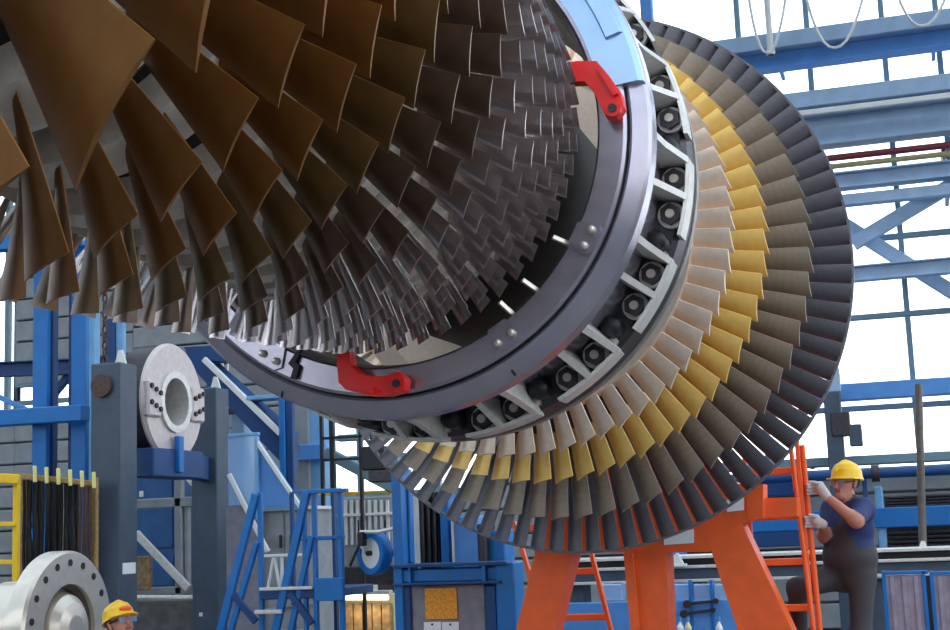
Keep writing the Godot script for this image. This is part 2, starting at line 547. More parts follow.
func rotor() -> void:
	var root := thing("turbine_rotor", "huge gas turbine rotor with golden brown compressor blades and gold turbine blades on orange stand", "turbine", Vector3(0, AXH, 0))
	var ax := Transform3D(Basis(), Vector3(0, AXH, 0))
	# number, centre s, count, tip radius, tip chord, tip stagger, root chord, root stagger, phase (deg), material, rim width
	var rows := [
		[6.86, 19, 1.062, 0.41, 64.0, 0.33, 30.0, -142.5, "bronze_reflection", 0.26],
		[6.425, 34, 1.05, 0.215, 63.0, 0.18, 32.0, -137.3, "bronze_reflection", 0.19],
		[6.10, 41, 1.04, 0.195, 59.0, 0.165, 34.0, -134.6, "bronze_reflection", 0.15],
		[5.755, 46, 1.03, 0.172, 61.0, 0.15, 38.0, -124.6, "olive_reflection", 0.14],
		[5.45, 43, 1.02, 0.152, 61.0, 0.135, 40.0, -115.0, "brown_reflection", 0.13],
		[5.165, 46, 1.012, 0.138, 57.0, 0.125, 42.0, -110.0, "brown_reflection", 0.12],
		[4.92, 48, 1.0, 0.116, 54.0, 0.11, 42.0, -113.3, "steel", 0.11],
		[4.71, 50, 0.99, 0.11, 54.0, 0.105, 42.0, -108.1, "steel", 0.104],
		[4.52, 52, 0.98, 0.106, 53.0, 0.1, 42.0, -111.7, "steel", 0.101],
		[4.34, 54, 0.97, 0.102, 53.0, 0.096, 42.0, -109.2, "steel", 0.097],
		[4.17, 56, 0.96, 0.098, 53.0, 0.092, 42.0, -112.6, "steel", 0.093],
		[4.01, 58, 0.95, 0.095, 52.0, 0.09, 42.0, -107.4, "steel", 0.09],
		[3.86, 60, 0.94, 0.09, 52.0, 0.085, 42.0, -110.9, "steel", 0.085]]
	var st := S()
	# central shaft: dark drum under the blade rims, then the middle section and the turbine end
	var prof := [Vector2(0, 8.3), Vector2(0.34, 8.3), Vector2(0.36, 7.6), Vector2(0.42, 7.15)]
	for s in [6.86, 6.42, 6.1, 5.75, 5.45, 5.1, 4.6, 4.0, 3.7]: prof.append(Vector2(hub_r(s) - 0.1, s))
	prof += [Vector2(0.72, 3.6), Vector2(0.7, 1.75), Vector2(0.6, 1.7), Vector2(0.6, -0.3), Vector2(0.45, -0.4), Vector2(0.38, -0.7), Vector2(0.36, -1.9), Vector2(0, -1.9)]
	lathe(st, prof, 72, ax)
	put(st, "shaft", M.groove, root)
	for k in rows.size():
		var R: Array = rows[k]
		var s: float = R[0]
		var h: float = R[9] * 0.5
		st = S()
		lathe(st, [Vector2(hub_r(s + h), s + h), Vector2(hub_r(s - h), s - h), Vector2(hub_r(s) - 0.13, s - h), Vector2(hub_r(s) - 0.13, s + h)], 96, ax)
		put(st, "blade_rim", M.rim_steel, root)
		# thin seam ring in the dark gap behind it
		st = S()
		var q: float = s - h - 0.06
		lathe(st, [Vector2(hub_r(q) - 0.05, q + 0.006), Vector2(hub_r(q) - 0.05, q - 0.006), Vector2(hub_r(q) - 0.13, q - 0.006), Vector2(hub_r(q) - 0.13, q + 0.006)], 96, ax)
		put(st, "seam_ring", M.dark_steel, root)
	var all := []
	var meshes := []
	for k in rows.size():
		var R: Array = rows[k]
		var th: float = 0.05 * R[3]
		var m := blade(hub_r(R[0]) - 0.01, R[2], R[5], R[3], R[6], R[4], th + 0.006, 0.035 * R[3] + 0.002, 0.05, 1.0, 5, 5 if k < 6 else 3)
		meshes.append(m)
		for i in R[1]:
			var a = deg_to_rad(R[7]) + TAU * i / R[1]
			var tip := Vector3(-sin(a) * R[2], AXH + cos(a) * R[2], R[0])
			var p := to_px(tip)
			var facing := (CAM - tip).normalized().dot(Vector3(-sin(a), cos(a), 0))
			var seen: bool = p.x > -60 and p.x < 1010 and p.y > -60 and p.y < 690 and facing > -0.12
			var size: float = (R[2] - hub_r(R[0])) * R[3] / CAM.distance_squared_to(tip) if seen else 0.0
			all.append([size * (1.0 + 0.001 * facing), k, a])
	all.sort_custom(func(x, y): return x[0] > y[0])
	var rest := {}
	for n in all.size():
		var k: int = all[n][1]
		var xf := Transform3D(Basis(Vector3(0, 0, 1), all[n][2]), Vector3(0, 0, rows[k][0]))
		if n < 300 and all[n][0] > 0.0:
			var o := MeshInstance3D.new()
			o.name = "compressor_blade"
			o.mesh = meshes[k]
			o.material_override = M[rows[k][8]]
			o.transform = xf
			root.add_child(o, true)
		else:
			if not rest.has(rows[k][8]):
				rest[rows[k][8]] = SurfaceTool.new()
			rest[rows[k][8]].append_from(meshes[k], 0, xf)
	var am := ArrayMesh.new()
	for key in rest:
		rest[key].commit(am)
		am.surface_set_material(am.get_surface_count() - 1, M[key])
	var o := MeshInstance3D.new()
	o.name = "remaining_compressor_blades"
	o.mesh = am
	o.set_meta("kind", "stuff")
	root.add_child(o, true)
	# turbine rows: front edge s, count, root r, tip r, tip chord, stagger, corner phase, material, name
	var tr := [
		[1.51, 66, 1.06, 1.282, 0.15, 54.0, -105.1, "silver_blade", "silver_turbine_blade"],
		[1.02, 66, 1.12, 1.42, 0.167, 54.0, -101.6, "gold_blade", "gold_turbine_blade"],
		[0.51, 66, 1.12, 1.64, 0.18, 53.0, -97.0, "taupe_blade", "taupe_turbine_blade"],
		[0.0, 90, 1.15, 1.852, 0.148, 53.0, -128.5, "dark_blade", "dark_turbine_blade"]]
	for R in tr:
		var g := deg_to_rad(R[5])
		var half: float = R[4] * cos(g) * 0.5
		var s: float = R[0] + half
		st = S()
		lathe(st, [Vector2(R[2], s + half + 0.03), Vector2(R[2], s - half - 0.03), Vector2(0.5, s - half + 0.04), Vector2(0.5, s + half - 0.04), Vector2(0.95, s + half - 0.02)], 96, ax)
		put(st, "turbine_disc", M.dark_steel if R[7] != "silver_blade" else M.silver_blade, root)
		if R[7] == "dark_blade":          # thin band that ties the tips of the last row together
			st = S()
			lathe(st, [Vector2(R[3] + 0.004, s + 0.01), Vector2(R[3] + 0.004, s - half), Vector2(R[3] - 0.012, s - half), Vector2(R[3] - 0.012, s + 0.01)], 180, ax)
			put(st, "tip_band", M.dark_blade, root)
		var m := blade(R[2] - 0.01, R[3], R[4] * 0.95, R[4], R[5] - 12.0, R[5], 0.022, 0.02, 0.11, 1.0, 6, 3, 0.1 if R[7] == "dark_blade" else 0.28)
		var da: float = R[4] * sin(g) * 0.5 / R[3]
		for i in R[1]:
			var b := MeshInstance3D.new()
			b.name = R[8]
			b.mesh = m
			b.material_override = M[R[7]]
			b.transform = Transform3D(Basis(Vector3(0, 0, 1), deg_to_rad(R[6]) + da + TAU * i / R[1]), Vector3(0, 0, s))
			root.add_child(b, true)

func pol(r: float, deg: float, s: float) -> Vector3:    # world point by radius, angle and place along the axis
	var a := deg_to_rad(deg)
	return Vector3(-sin(a) * r, AXH + cos(a) * r, s)
func hexa(st: SurfaceTool, p: Vector3, q: Vector3, r: float) -> void:
	var b := along(q - p)
	var A := []
	var B := []
	for i in 6:
		var o := (b.y * cos(TAU * i / 6) + b.z * sin(TAU * i / 6)) * r
		A.append(p + o); B.append(q + o)
	var c := (p + q) * 0.5
	for i in 6: face(st, [A[i], A[(i + 1) % 6], B[(i + 1) % 6], B[i]], c)
	face(st, A, c); face(st, B, c)

func carrier_ring() -> void:
	var root := thing("carrier_ring", "wide grey steel ring with bolted flange encircling the middle of the rotor", "ring", Vector3(0, AXH, 0))
	var ax := Transform3D(Basis(), Vector3(0, AXH, 0))
	var st := S()
	lathe(st, [Vector2(0.985, 3.66), Vector2(1.085, 3.66), Vector2(1.098, 3.648), Vector2(1.098, 3.5), Vector2(0.975, 3.5), Vector2(0.975, 3.65)], 144, ax)
	put(st, "inner_ring", M.ring_steel, root)
	st = S()
	lathe(st, [Vector2(1.106, 3.625), Vector2(1.118, 3.635), Vector2(1.178, 3.6), Vector2(1.192, 3.58), Vector2(1.192, 3.47), Vector2(1.106, 3.47)], 144, ax)
	put(st, "outer_ring", M.ring_steel, root)
	st = S()
	lathe(st, [Vector2(1.09, 3.6), Vector2(1.115, 3.6), Vector2(1.115, 3.48), Vector2(1.09, 3.48)], 144, ax)
	put(st, "ring_groove", M.black, root)
	st = S()
	lathe(st, [Vector2(0.95, 3.5), Vector2(0.975, 3.5), Vector2(0.975, 2.6), Vector2(0.95, 2.6)], 120, ax)
	put(st, "bore_liner", M.liner, root)
	st = S()
	lathe(st, [Vector2(0.97, 2.93), Vector2(1.21, 2.93), Vector2(1.235, 2.9), Vector2(1.235, 2.6), Vector2(1.05, 2.5), Vector2(0.97, 2.5)], 144, ax)
	put(st, "bolt_flange", M.dark_steel, root)
	st = S()
	lathe(st, [Vector2(1.225, 2.68), Vector2(1.243, 2.68), Vector2(1.243, 2.62), Vector2(1.225, 2.62)], 144, ax)
	put(st, "flange_lip", M.ring_side, root)
	st = S()
	lathe(st, [Vector2(1.1, 3.5), Vector2(1.19, 3.5), Vector2(1.13, 3.3), Vector2(1.115, 2.9), Vector2(1.05, 2.9)], 144, ax)
	put(st, "skirt", M.ring_steel, root)
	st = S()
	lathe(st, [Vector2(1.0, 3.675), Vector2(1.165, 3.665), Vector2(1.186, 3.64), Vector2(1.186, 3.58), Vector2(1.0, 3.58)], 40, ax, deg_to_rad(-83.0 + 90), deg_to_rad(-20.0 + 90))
	put(st, "sky_tint_segment", M.sky_tint_steel, root)  # this segment's colour carries the blue sky reflection
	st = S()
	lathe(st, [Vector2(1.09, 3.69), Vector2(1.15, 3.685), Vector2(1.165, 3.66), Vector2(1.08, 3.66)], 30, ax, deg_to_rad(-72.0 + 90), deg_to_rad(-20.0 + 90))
	put(st, "raised_land", M.sky_tint_steel, root)  # same sky reflection held in the colour
	for k in 16:
		var c := -121.9 - 21.9 * (k - 5)
		for o in [-3.95, 3.95]:
			var bolt := Node3D.new()
			bolt.name = "bolt"
			root.add_child(bolt, true)
			bolt.position = pol(1.185, c + o, 2.93) - root.position
			st = S(); cyl(st, pol(1.185, c + o, 2.92), pol(1.185, c + o, 2.955), 0.062, -1.0, 20); put(st, "washer", M.light_steel, bolt)
			st = S(); hexa(st, pol(1.185, c + o, 2.95), pol(1.185, c + o, 2.99), 0.05); put(st, "nut", M.dark_steel, bolt)
			st = S(); cyl(st, pol(1.185, c + o, 2.98), pol(1.185, c + o, 3.0), 0.024, 0.02, 12); put(st, "thread_end", M.polished, bolt)
		for o in [0.0, 7.9]:
			st = S()
			var a := deg_to_rad(c + o)
			var tang := Vector3(-cos(a), -sin(a), 0) * 0.03
			var P := [pol(0.99, c + o, 3.48), pol(1.185, c + o, 3.48), pol(1.2 if o != 0.0 else 1.15, c + o, 3.3), pol(1.25, c + o, 3.0), pol(1.25, c + o, 2.92), pol(0.99, c + o, 2.92)]
			var Q := []
			for p in P: Q.append(p - tang * 0.5)
			slab(st, Q, tang)
			put(st, "rib", M.light_steel, root)
		# outer wall that closes each pair of pockets
		st = S()
		lathe(st, [Vector2(1.24, 3.0), Vector2(1.256, 2.99), Vector2(1.256, 2.85), Vector2(1.23, 2.85)], 14, ax, deg_to_rad(c - 8.2 + 90), deg_to_rad(c + 8.2 + 90))
		put(st, "pocket_wall", M.light_steel, root)
		st = S()
		var kn := c + 11.2
		cyl(st, pol(1.16, kn, 2.92), pol(1.16, kn, 3.02), 0.05, 0.05, 16)
		ball(st, pol(1.16, kn, 3.02), Vector3(0.05, 0.05, 0.035), Basis(), 14, 6)
		put(st, "plug", M.black, root)
		st = S()
		cyl(st, pol(1.2, kn - 2.2, 2.92), pol(1.2, kn - 2.2, 2.96), 0.018, -1.0, 8)
		put(st, "stud", M.polished, root)
	# studs and cover plates on the ring's front face
	for a in [-119.0, -149.0, -211.0, -245.0, 10.0, 40.0]:
		st = S()
		var P := []
		for q in [[0.975, -2.6], [1.06, -3.9], [1.085, -2.4], [1.085, 2.4], [1.06, 3.9], [0.975, 2.6]]: P.append(pol(q[0], a + q[1], 3.658))
		slab(st, P, Vector3(0, 0, 0.016))
		put(st, "cover_plate", M.ring_steel, root)
		for o in [-2.0, 2.0]:
			st = S()
			cyl(st, pol(1.045, a + o, 3.67), pol(1.045, a + o, 3.69), 0.017, -1.0, 10)
			ball(st, pol(1.045, a + o, 3.69), Vector3(0.017, 0.017, 0.01), Basis(), 10, 4)
			put(st, "screw", M.polished, root)
	# bright lugs reaching from the ring's bore towards the blades
	for a in [-122.0, -136.0, -144.5]:
		st = S()
		bar(st, pol(0.975, a, 3.62), pol(0.9, a - 0.5, 3.66), 0.02, 0.02)
		put(st, "lug", M.polished, root)
	# black angle plate near the ring's underside
	st = S()
	var z0 := 3.665
	var P2 := []
	for q in [[298, 352], [303, 350], [297, 363], [301, 366], [298, 379], [292, 379], [295, 369], [290, 364]]: P2.append(pz(q[0], q[1], z0))
	slab(st, P2, Vector3(0, 0, 0.02))
	put(st, "angle_plate", M.black, root)
	# joints between ring segments
	for a in [-152.0, -206.0, -62.0]:
		st = S()
		bar(st, pol(1.108, a, 3.628), pol(1.185, a, 3.598), 0.006, 0.012, Vector3(0, 0, 1))
		put(st, "segment_joint", M.dark_steel, root)
	# red clamps
	var c1 := thing("red_clamp", "red clamp hooked over the ring near its blue lit top", "clamp", pz(610, 105, 3.67), "red clamps")
	clamp_shape(c1, [[567, 69], [580, 66], [600, 66], [612, 80], [624, 97], [627, 111], [620, 121], [609, 121], [603, 108], [597, 95], [588, 86], [568, 87]], [614, 110], [[601, 67], [611, 81], [619, 95], [614, 97], [606, 84], [597, 70]])
	var c2 := thing("red_clamp", "red L-shaped clamp gripping the underside of the ring below the blade tips", "clamp", pz(385, 390, 3.67), "red clamps")
	clamp_shape(c2, [[343, 330], [353, 328], [357, 366], [365, 374], [376, 378], [392, 377], [404, 373], [411, 380], [410, 392], [394, 397], [375, 397], [352, 391], [345, 384], [343, 365]], [399, 384], [[352, 383], [374, 387], [377, 393], [356, 389]])
func clamp_shape(root: Node3D, poly: Array, hole: Array, rib: Array) -> void:
	var st := S()
	var P := []
	for q in poly: P.append(pz(q[0], q[1], 3.69))
	slab(st, P, Vector3(0, 0, 0.07))
	put(st, "clamp_body", M.red, root)
	st = S()
	P = []
	for q in rib: P.append(pz(q[0], q[1], 3.76))
	slab(st, P, Vector3(0, 0, 0.025))
	put(st, "stiffener", M.red, root)
	var h := pz(hole[0], hole[1], 3.75)
	st = S()
	cyl(st, h, h + Vector3(0, 0, 0.03), 0.035, -1.0, 16)
	put(st, "boss", M.red, root)
	st = S()
	cyl(st, h + Vector3(0, 0, 0.02), h + Vector3(0, 0, 0.04), 0.018, -1.0, 10)
	put(st, "pin", M.dark_steel, root)

# ---------------------------------------------------------------- orange stand and ladders
func zpoly(px: Array, z: float) -> Array:
	var o := []
	for q in px: o.append(pz(q[0], q[1], z))
	return o
func drop(p: Vector3, q: Vector3, y: float) -> Vector3:     # carry the line p -> q on to height y
	return p + (q - p) * ((y - p.y) / (q.y - p.y))
func leg_shape(z: float, tl: Array, tr: Array, bl: Array, br: Array) -> Array:
	var a := pz(tl[0], tl[1], z)
	var b := pz(tr[0], tr[1], z)
	return [a, b, drop(b, pz(br[0], br[1], z), 0.0), drop(a, pz(bl[0], bl[1], z), 0.0)]
func stand() -> void:
	var z := -0.62
	var root := thing("rotor_stand", "orange welded steel stand carrying the turbine end of the rotor", "stand", Vector3(pz(645, 600, z).x, 0, z - 0.2))
	var dz := Vector3(0, 0, -0.3)
	var st := S()
	slab(st, leg_shape(z, [537, 545], [574, 545], [516, 630], [553.5, 630]), dz)
	put(st, "leg", M.orange, root)
	st = S()
	slab(st, leg_shape(z, [624, 545], [666, 545], [631, 630], [669, 630]), Vector3(0, 0, -0.3))
	put(st, "leg", M.orange, root)
	st = S()          # edge flange of the middle leg
	slab(st, leg_shape(z + 0.05, [624, 553], [633, 553], [631, 630], [640, 630]), Vector3(0, 0, 0.02))
	put(st, "leg_flange", M.orange, root)
	st = S()
	slab(st, leg_shape(z, [704, 530], [741, 522], [738, 630], [792, 630]), dz)
	put(st, "leg", M.orange, root)
	st = S()
	slab(st, zpoly([[534, 553], [537, 500], [560, 474], [700, 470], [751, 488], [757, 520], [741, 524], [709, 552]], z + 0.012), Vector3(0, 0, -0.32))
	put(st, "cross_beam", M.orange, root)
	st = S()
	slab(st, zpoly([[744, 499], [797, 497], [797, 516], [744, 519]], z - 0.1), Vector3(0, 0, -0.2))
	put(st, "side_beam", M.orange, root)
	st = S()
	slab(st, zpoly([[747, 484], [763, 484], [763, 519], [747, 519]], z + 0.02), Vector3(0, 0, -0.3))
	put(st, "end_block", M.orange, root)
	st = S()          # saddle that takes the rear shaft journal
	var top := Vector3(0, AXH, z - 0.2)
	var c := pz(640, 474, z)
	var P := [Vector3(-0.55, c.y, z - 0.05), Vector3(0.75, c.y, z - 0.05), Vector3(0.5, AXH - 0.05, z - 0.05)]
	for i in 9:
		var t := -PI * i / 8.0
		P.append(Vector3(cos(t) * 0.4, AXH - 0.02 + sin(t) * 0.4, z - 0.05))
	P.append(Vector3(-0.5, AXH - 0.05, z - 0.05))
	slab(st, P, Vector3(0, 0, -0.25))
	put(st, "saddle", M.orange, root)
	for q in [[[664, 536], [694, 529], [694, 543], [664, 545]], [[727, 500], [744, 498], [744, 510], [727, 512]]]:
		st = S(); slab(st, zpoly(q, z + 0.02), Vector3(0, 0, 0.006)); put(st, "notice_plate", M.paper, root)
	for x in [548, 646, 720]:          # foot plates
		st = S()
		var p := pz(x, 600, z)
		var dx: float = {548: -0.42, 646: 0.1, 720: 0.55}[x]
		box(st, Vector3(p.x + dx, 0.02, z - 0.2), Vector3(0.7, 0.04, 0.6))
		put(st, "foot_plate", M.orange, root)
func ladder(label: String, z: float, ltop: Array, lbot: Array, rtop: Array, rbot: Array, rung0: float, step: float, top_y: float) -> Node3D:
	var a := pz(ltop[0], ltop[1], z)
	var b := pz(rtop[0], rtop[1], z)
	var a0 := drop(a, pz(lbot[0], lbot[1], z), 0.0)
	var b0 := drop(b, pz(rbot[0], rbot[1], z), 0.0)
	a = drop(a0, a, top_y); b = drop(b0, b, top_y)
	var root := thing("ladder", label, "ladder", (a0 + b0) * 0.5, "orange ladders")
	for e in [[a0, a], [b0, b]]:
		var st := S()
		bar(st, e[0], e[1], 0.03, 0.06, Vector3(0, 0, 1).cross(e[1] - e[0]).normalized())
		put(st, "stringer", M.orange_bright, root)
	var y := fposmod(rung0, step)
	while y < top_y - 0.05:
		var st := S()
		bar(st, drop(a0, a, y), drop(b0, b, y), 0.05, 0.05)
		put(st, "rung", M.orange_bright, root)
		y += step
	return root
func ladders() -> void:
	ladder("orange ladder standing behind the stand's legs", -1.5, [521, 545], [531, 578], [592, 555], [611, 630], pz(588, 571, -1.5).y, pz(588, 571, -1.5).y - pz(588, 617, -1.5).y, pz(560, 520, -1.5).y)
	var z := -1.08
	var l := ladder("tall orange ladder gripped by the worker in blue shirt", z, [744, 449], [758, 630], [797, 443], [813, 630], pz(780, 562, z).y, pz(780, 562, z).y - pz(780, 608, z).y, pz(797, 440, z).y)
	var st := S()
	cyl(st, drop(pz(791, 449, z + 0.06), pz(808, 585, z + 0.06), 0.0), pz(790.5, 445, z + 0.06), 0.017, -1.0, 10)
	put(st, "handrail", M.orange_bright, l)
	st = S()
	cyl(st, drop(pz(803, 455, z - 0.03), pz(820, 630, z - 0.03), 0.0), pz(802, 445, z - 0.03), 0.02, -1.0, 10)
	put(st, "handrail", M.orange_bright, l)

# ---------------------------------------------------------------- background helpers
func gnd(px: float, py: float, depth: float) -> Vector3:      # floor point under a pixel at a depth
	var p := pd(px, py, depth)
	return Vector3(p.x, 0, p.z)
func post(st: SurfaceTool, px: float, ptop: float, depth: float, w: float, d: float, pbot := -1.0) -> void:
	var t := pd(px, ptop, depth)
	var y0 := 0.0 if pbot < 0.0 else pd(px, pbot, depth).y
	var m := pd(px, (ptop + minf(pbot if pbot > 0 else 630.0, 630.0)) * 0.5, depth)
	box(st, Vector3(m.x, (t.y + y0) / 2, m.z), Vector3(w, t.y - y0, d))
func pbar(st: SurfaceTool, a: Array, b: Array, depth: float, h: float, w: float, depth2 := -1.0) -> void:
	bar(st, pd(a[0], a[1], depth), pd(b[0], b[1], depth if depth2 < 0 else depth2), h, w)
func zbox(st: SurfaceTool, x0: float, y0: float, x1: float, y1: float, z: float, dz: float, to_floor := false) -> void:   # box whose front face fills a pixel rectangle on the plane Z = z
	var a := pz(x0, (y0 + y1) / 2, z)
	var b := pz(x1, (y0 + y1) / 2, z)
	var t := pz((x0 + x1) / 2, y0, z).y
	var u := 0.0 if to_floor else pz((x0 + x1) / 2, y1, z).y
	box(st, Vector3((a.x + b.x) / 2, (t + u) / 2, z - dz / 2), Vector3(b.x - a.x, t - u, dz))
func zpart(root: Node3D, called: String, m: Material, x0: float, y0: float, x1: float, y1: float, z: float, dz: float, to_floor := false) -> MeshInstance3D:
	var st := S()
	zbox(st, x0, y0, x1, y1, z, dz, to_floor)
	return put(st, called, m, root)
func zthing(called: String, label: String, cat: String, px: float, z: float, group := "") -> Node3D:
	return thing(called, label, cat, Vector3(pz(px, 580, z).x, 0, z), group)

func left_side() -> void:
	var st: SurfaceTool
	# slate grey pedestal columns
	var k := 0
	for q in [[114.0, 362.0, 13.0], [211.0, 387.0, 15.3]]:
		var root := thing("machine_column", ["slate grey square column with round brown cap and white label", "plain slate grey square column beside the split bearing"][k], "column", gnd(q[0], 520, q[2]), "slate grey columns")
		st = S(); post(st, q[0], q[1], q[2], 0.31, 0.31); put(st, "column_body", M.slate, root)
		var t := pd(q[0], q[1], q[2])
		var m := pd(q[0], (q[1] + 630) / 2, q[2])
		t.x = m.x; t.z = m.z
		st = S(); slab(st, [t + Vector3(0.02, -0.005, 0), t + Vector3(0.14, -0.005, 0), t + Vector3(0.1, 0.13, 0), t + Vector3(0.06, 0.13, 0)], Vector3(0, 0, 0.025)); put(st, "lifting_lug", M.white_paint, root)
		if k == 0:
			var c := pd(102, 386, q[2])
			st = S(); cyl(st, Vector3(c.x, c.y, m.z + 0.14), Vector3(c.x, c.y, m.z + 0.2), 0.105, -1.0, 24); put(st, "round_cap", M.rust, root)
			c = pd(129, 568, q[2])
			st = S(); box(st, Vector3(m.x + 0.157, c.y, m.z), Vector3(0.008, 0.1, 0.22)); put(st, "label_plate", M.paper, root)
		else:
			var c := pd(203, 613, q[2])
			st = S(); box(st, Vector3(m.x - 0.05, c.y, m.z + 0.157), Vector3(0.04, 0.04, 0.008)); put(st, "label_plate", M.paper, root)
		k += 1
	# split bearing between them, its axis along X
	var bc := pd(174.5, 402, 14.1)
	var root := thing("bearing_housing", "big round split bearing housing with bored hole and bolt holes between slate columns", "bearing", bc + Vector3(0, -0.6, 0))
	var xf := Transform3D(Basis(Vector3(0, 0, -1), Vector3(0, 1, 0), Vector3(1, 0, 0)), bc)
	st = S(); lathe(st, [Vector2(0.3, 0.0), Vector2(0.57, 0.0), Vector2(0.595, -0.03), Vector2(0.595, -0.05), Vector2(0.3, -0.05)], 48, xf); put(st, "face_plate", M.bearing, root)
	st = S(); lathe(st, [Vector2(0.3, -0.05), Vector2(0.575, -0.05), Vector2(0.575, -0.34), Vector2(0.3, -0.34)], 48, xf); put(st, "rim_shell", M.dark_steel, root)
	st = S(); lathe(st, [Vector2(0.24, 0.03), Vector2(0.31, 0.03), Vector2(0.31, -0.3), Vector2(0.24, -0.3)], 36, xf); put(st, "bore_sleeve", M.light_steel, root)
	st = S(); lathe(st, [Vector2(0.0, -0.26), Vector2(0.245, -0.26), Vector2(0.245, -0.29), Vector2(0.0, -0.29)], 36, xf); put(st, "bore_back", M.black, root)
	for sd in [-1.0, 1.0]:
		st = S(); box(st, bc + Vector3(-0.01, 0, -sd * 0.44), Vector3(0.1, 0.36, 0.26), Basis(), 0.02); put(st, "joint_lug", M.bearing, root)
		for i in 2:
			for j in 3:
				var p := bc + Vector3(0.03, -0.1 + 0.16 * i + 0.03 * j, -sd * (0.35 + 0.085 * j))
				st = S(); cyl(st, p, p + Vector3(0.03, 0, 0), 0.026, -1.0, 8); put(st, "bolt", M.black, root)
	st = S(); box(st, bc + Vector3(0.06, -0.53, 0.02), Vector3(0.06, 0.36, 0.1)); put(st, "support_post", M.blue, root)
	st = S(); box(st, bc + Vector3(-0.1, -0.62, 0.0), Vector3(0.3, 0.28, 1.0)); put(st, "cross_bracket", M.blue_dark, root)
	var cb := gnd(211, 508, 15.3) + Vector3(0, bc.y - 0.62, 0.16)
	st = S(); bar(st, bc + Vector3(-0.1, -0.62, -0.45), cb, 0.26, 0.14); put(st, "side_arm", M.blue_dark, root)
	# blue portal frame
	root = thing("blue_portal", "bright blue steel portal with two uprights behind the cable rack", "frame", gnd(55, 500, 14.6))
	for q in [[41.0, 0.17], [80.0, 0.17]]:
		st = S(); post(st, q[0], 236, 14.6, q[1] + 0.01, 0.07); put(st, "upright", M.blue, root)
	st = S(); post(st, 52.5, 236, 14.75, 0.07, 0.1); put(st, "web", M.blue_dark, root)
	st = S(); post(st, 73, 236, 14.75, 0.06, 0.1); put(st, "web", M.blue_dark, root)
	st = S(); pbar(st, [-40, 421], [86, 413], 14.75, 0.17, 0.16, 14.3); put(st, "crosspiece", M.blue, root)
	st = S(); pbar(st, [-40, 244], [86, 238], 14.6, 0.2, 0.16); put(st, "head_beam", M.blue, root)
	st = S(); pbar(st, [-5, 395], [33, 413], 15.0, 0.06, 0.06); put(st, "brace", M.girder_blue, root)
	# blue beam on the wall behind it
	root = thing("wall_beam", "dark blue beam crossing the grey cladding behind the portal", "beam", gnd(60, 480, 19.0))
	st = S(); ibeam(st, pd(-60, 372, 20.0), pd(140, 364, 18.0), 0.2, 0.2); put(st, "beam_body", M.blue_dark, root)
	st = S(); pbar(st, [49, 400], [72, 372], 18.9, 0.1, 0.1); put(st, "brace", M.blue_dark, root)
	for x in [-50, 130]:
		st = S(); post(st, x, 360, 19.9 if x < 0 else 18.1, 0.2, 0.2); put(st, "support_post", M.blue_dark, root)
	# pale post with chain
	root = thing("pale_post", "pale blue square post beside the hanging chain", "post", gnd(92, 450, 15.7))
	st = S(); post(st, 92, 300, 15.7, 0.13, 0.13); put(st, "post_body", M.blue_pale, root)
	st = S(); box(st, gnd(92, 450, 15.7) + Vector3(0, 0.02, 0), Vector3(0.3, 0.04, 0.3)); put(st, "foot_plate", M.blue_pale, root)
	root = thing("blue_post", "dark blue post with pale side strip behind the capped column", "post", gnd(113, 450, 16.4))
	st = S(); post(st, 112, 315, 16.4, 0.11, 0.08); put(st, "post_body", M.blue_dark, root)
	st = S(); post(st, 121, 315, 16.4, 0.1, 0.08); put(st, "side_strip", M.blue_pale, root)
	root = thing("lifting_chain", "rusty chain hanging down to the capped slate column", "chain", pd(103, 362, 13.0))
	for i in 14:
		var p := Vector3(gnd(114, 496, 13.0).x - 0.1, pd(114, 362, 13.0).y + 0.045 + i * 0.075, gnd(114, 496, 13.0).z)
		st = S()
		var ring := []
		for j in 9:
			var t := TAU * j / 8.0
			var o := Vector3(cos(t) * 0.022, sin(t) * 0.045, 0)
			ring.append(p + (o if i % 2 == 0 else Vector3(0, o.y, o.x)))
		tube(st, ring, 0.011, 5)
		put(st, "link", M.rust, root)
	# yellow frame
	root = thing("yellow_rail_frame", "yellow tubular guard frame beside the cable rack", "frame", gnd(8, 540, 12.2))
	st = S(); pbar(st, [-60, 476], [19, 479], 12.2, 0.085, 0.06); put(st, "top_rail", M.yellow, root)
	for y in [524, 562]:
		st = S(); pbar(st, [-60, y], [16, y], 12.2, 0.04, 0.04); put(st, "rail", M.yellow, root)
	st = S(); post(st, 16, 474, 12.2, 0.05, 0.05); put(st, "upright", M.yellow, root)
	st = S(); post(st, -55, 474, 12.2, 0.05, 0.05); put(st, "upright", M.yellow, root)
	# rack with slings
	root = thing("sling_rack", "tan rack bar with pale yellow hooks for lifting slings", "rack", gnd(58, 540, 12.6))
	st = S(); pbar(st, [22, 476], [97, 484], 12.6, 0.05, 0.05); put(st, "rack_bar", M.tan, root)
	for x in [24.0, 95.0]:
		st = S(); post(st, x, 477, 12.65, 0.05, 0.05); put(st, "upright", M.tan, root)
	for i in 6:
		var x := 34.5 + i * 11.8
		st = S(); pbar(st, [x, 466 + i * 1.2], [x + 0.6, 482 + i * 1.2], 12.53, 0.03, 0.03); put(st, "hook", M.hook_yellow, root)
